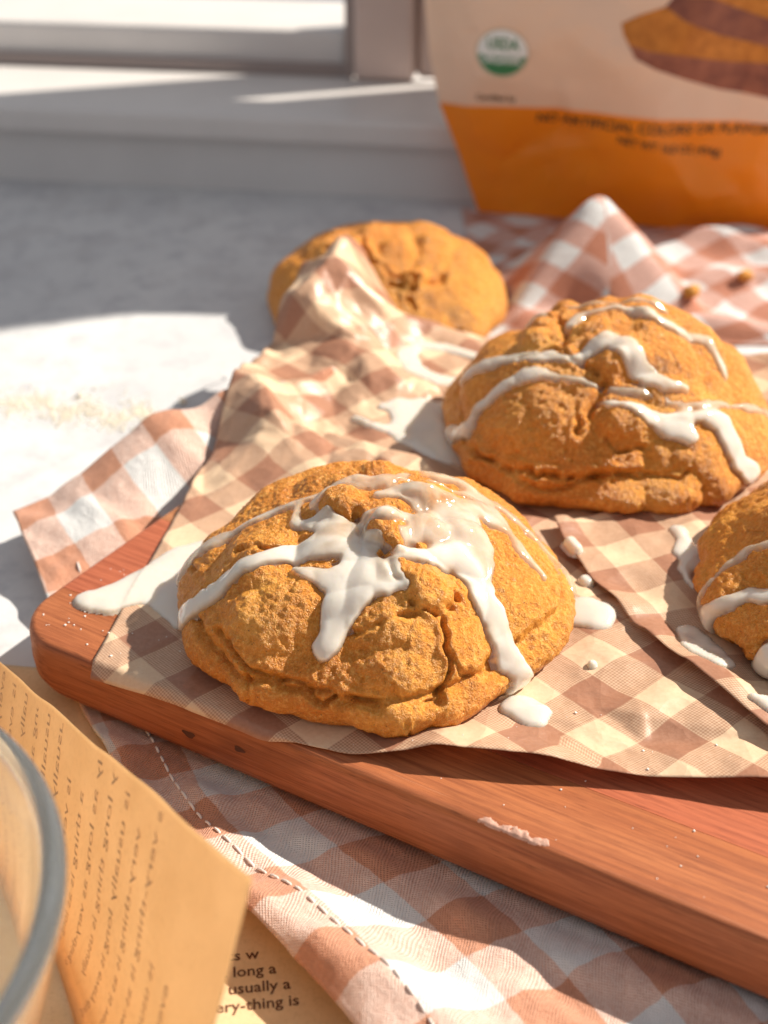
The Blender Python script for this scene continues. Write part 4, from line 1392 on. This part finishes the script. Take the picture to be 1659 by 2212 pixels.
def flap_line(body, u0, v0, size):
    """a mirrored line of print, running up the flap from its foot to its free edge"""
    cu = bpy.data.curves.new("t", 'FONT'); cu.body = body; cu.size = size; cu.resolution_u = 2
    ob = bpy.data.objects.new("t", cu); COL.objects.link(ob)
    me = bpy.data.meshes.new_from_object(ob.evaluated_get(bpy.context.evaluated_depsgraph_get()))
    P = np.array([v.co[:] for v in me.vertices]); fcs = [tuple(p.vertices) for p in me.polygons]
    bpy.data.objects.remove(ob)
    P[:, 0] = P[:, 0].max() - P[:, 0]
    n1, n2 = KS.shape[:2]
    iu = int(u0 * (n1 - 1))
    lv = np.linalg.norm(np.diff(KS[iu], axis=0), axis=1).sum(); lu = 20.0
    u = u0 - P[:, 1] / lu; v = v0 + P[:, 0] / lv
    ok = (v > .01) & (v < .985) & (u > 0) & (u < 1)
    fcs = [f for f in fcs if all(ok[i] for i in f)]
    if not fcs: return
    i = np.clip(u, 0, .9999) * (n1 - 1); j = np.clip(v, 0, .9999) * (n2 - 1)
    i0, j0 = i.astype(int), j.astype(int); a, b = (i - i0)[:, None], (j - j0)[:, None]
    f2 = lambda G: G[i0, j0] * (1 - a) * (1 - b) + G[i0 + 1, j0] * a * (1 - b) + G[i0, j0 + 1] * (1 - a) * b + G[i0 + 1, j0 + 1] * a * b
    V = f2(KS) + f2(KN) * .022
    used = sorted({i for f in fcs for i in f}); rm = {q: k for k, q in enumerate(used)}
    mesh_np("printed_line", V[used], [tuple(rm[i] for i in f) for f in fcs], M_GHOST, kf, smooth=False)


rows = ["is usually", "every thing", "as long", "very-thing is", "long as usual", "is every thing", "usually very", "as long as is", "every-thing as", "long usually is", "is very long as", "a thing is", "usually as long as", "every long thing", "is usually long", "very-thing is as", "long thing is"]
for i in range(20):
    body = rows[i % 17] + " " + rows[(i * 5 + 3) % 17] + ("" if i % 4 else " " + rows[(i * 3 + 1) % 17])
    flap_line(body, (.24 + .037 * i), .05 + .10 * ((i * 7) % 5) / 5 + (.22 if i % 9 == 4 else 0), .36)

# ------------------------------------------------------------------ glass bowl
def bowl():
    prof = [(0, .12), (3.0, .12), (3.5, .20), (4.0, .9), (4.7, 2.6), (5.25, 4.5), (5.5, 5.6), (5.62, 5.85), (5.66, 6.05), (5.56, 6.2), (5.36, 6.22), (5.24, 6.1), (5.22, 5.85), (5.16, 5.4), (4.98, 4.5), (4.45, 2.6), (3.75, 1.1), (3.2, .6), (2.8, .45), (0, .42)]
    c = np.array([-10.0, 12.9]); n = 128
    V = []; fc = []
    V.append((c[0], c[1], prof[0][1]))
    for r, z in prof[1:-1]:
        for k in range(n):
            t = 2 * math.pi * k / n
            V.append((c[0] + r * math.cos(t), c[1] + r * math.sin(t), z))
    V.append((c[0], c[1], prof[-1][1]))
    m = len(prof) - 2
    for k in range(n):
        fc.append((0, 1 + (k + 1) % n, 1 + k))
        for a in range(m - 1):
            p = 1 + a * n
            fc.append((p + k, p + (k + 1) % n, p + n + (k + 1) % n, p + n + k))
        fc.append((len(V) - 1, 1 + (m - 1) * n + k, 1 + (m - 1) * n + (k + 1) % n))
    o = mesh_np("glass_bowl", V, fc, M_GLASS, label="clear glass bowl with a thick rounded rim at the lower left", cat="bowl")
    bm = bmesh.new(); bm.from_mesh(o.data); bmesh.ops.recalc_face_normals(bm, faces=bm.faces); bm.to_mesh(o.data); bm.free()
    o.modifiers.new("sub", 'SUBSURF').render_levels = 1


bowl()

# ------------------------------------------------------------------ crumbs, flour, dried icing
def specks(name, pts, mat, label, cat, seed):
    rng = random.Random(seed)
    bm = bmesh.new(); bmesh.ops.create_icosphere(bm, subdivisions=1, radius=1)
    B = np.array([v.co[:] for v in bm.verts]); bf = np.array([[v.index for v in f.verts] for f in bm.faces]); bm.free()
    V, Fc = [], []
    for i, (x, y, z, r) in enumerate(pts):
        q = B * np.array([r * rng.uniform(.7, 1.3), r * rng.uniform(.7, 1.3), r * rng.uniform(.5, .9)])
        q = q * (1 + .25 * np.array([rng.uniform(-1, 1) for _ in B]))[:, None]
        V.append(q + (x, y, z + r * .4)); Fc.append(bf + i * len(B))
    return mesh_np(name, np.vstack(V), np.vstack(Fc), mat, smooth=False, label=label, cat=cat, kind="stuff")


rng = random.Random(5)
pts = []
for k in range(2400):
    u_ = rng.random()
    cxp = u_ * 330; cyp = 876 + 30 * math.sin(u_ * 2.2) * u_ + rng.gauss(0, 9 + 16 * rng.random() ** 3) - 12 * (u_ < .15) + 14 * math.sin(u_ * 19)
    p = atz(cxp + rng.gauss(0, 14), cyp, 0)
    pts.append((p[0], p[1], 0, abs(rng.gauss(.014, .016)) + .009))
for k in range(220):
    p = atz(rng.uniform(-30, 500), rng.uniform(780, 930), 0)
    pts.append((p[0], p[1], 0, rng.uniform(.01, .03)))
specks("flour_crumbs", pts, M_FLOUR, "trail of pale flour crumbs on the sunlit countertop at left", "crumbs", 3)
for (px, py, r, lb) in ((395, 872, .13, "larger tan crumb on the sunlit counter beside the paper"), (172, 858, .11, "tan crumb sitting in the flour trail")):
    p = atz(px, py, 0)
    lump("crumb", (p[0], p[1], 0), r, M_FLOUR, int(px), label=lb, cat="crumb")
pts = []
for k in range(130):
    l_, w_ = rng.uniform(.4, 24), abs(rng.gauss(1.6, 1.7)) + .35
    p = BC + EL * l_ + EW * w_
    z_ = float(ztop(np.array([p[0]]), np.array([p[1]]))[0])
    on = A.zat(np.array([p[0]]), np.array([p[1]]))[0]
    pts.append((p[0], p[1], z_ + .01 if not math.isnan(on) else BTOP, rng.choice((.012, .015, .02, .03))))
for k in range(26):
    p = BC + EL * rng.uniform(.5, 2.2) + EW * rng.uniform(.4, 3.4)
    pts.append((p[0], p[1], BTOP, rng.choice((.014, .018, .026))))
specks("sugar_specks", pts, M_SUGAR, "scattered sugar specks on the board and paper", "sugar", 8)


def smear():
    pts = [(1050, 1778, 9), (1075, 1788, 12), (1105, 1796, 7), (1140, 1808, 6), (1165, 1818, 8), (1182, 1826, 6)]
    ch = [(atz(x, y, BTOP)[:2], r * 25 / FPX) for x, y, r in pts]
    P0 = np.array([c for c, _ in ch]); lo, hi = P0.min(0) - .35, P0.max(0) + .35
    X, Y = np.meshgrid(np.arange(lo[0], hi[0], .025), np.arange(lo[1], hi[1], .025), indexing='ij')
    P = np.stack([X.ravel(), Y.ravel()], -1)
    sd = seg_sd(P, ch) + .09 * vn(P, 5, 3) + .06 * vn(P, 11, 4)
    w = board_w(P[:, 0], P[:, 1])
    base = BTOP - np.interp(w, [0, .02, .09, .2, .34, .5], [.85, .30, .03, 0, 0, 0])
    z = base + np.where(sd < 0, .010 + .018 * np.abs(vn(P, 6, 9)), -.05)
    fc = grid_faces(*X.shape); keep = (sd < .04) & (w > .03)
    fk = fc[keep[fc].all(1)]; used = np.unique(fk); rm = np.full(len(P), -1); rm[used] = np.arange(len(used))
    mesh_np("dried_icing_smear", np.c_[P, z][used], rm[fk].astype(np.int32), M_SMEAR, label="dried icing smear on the near top edge of the board", cat="icing")


smear()
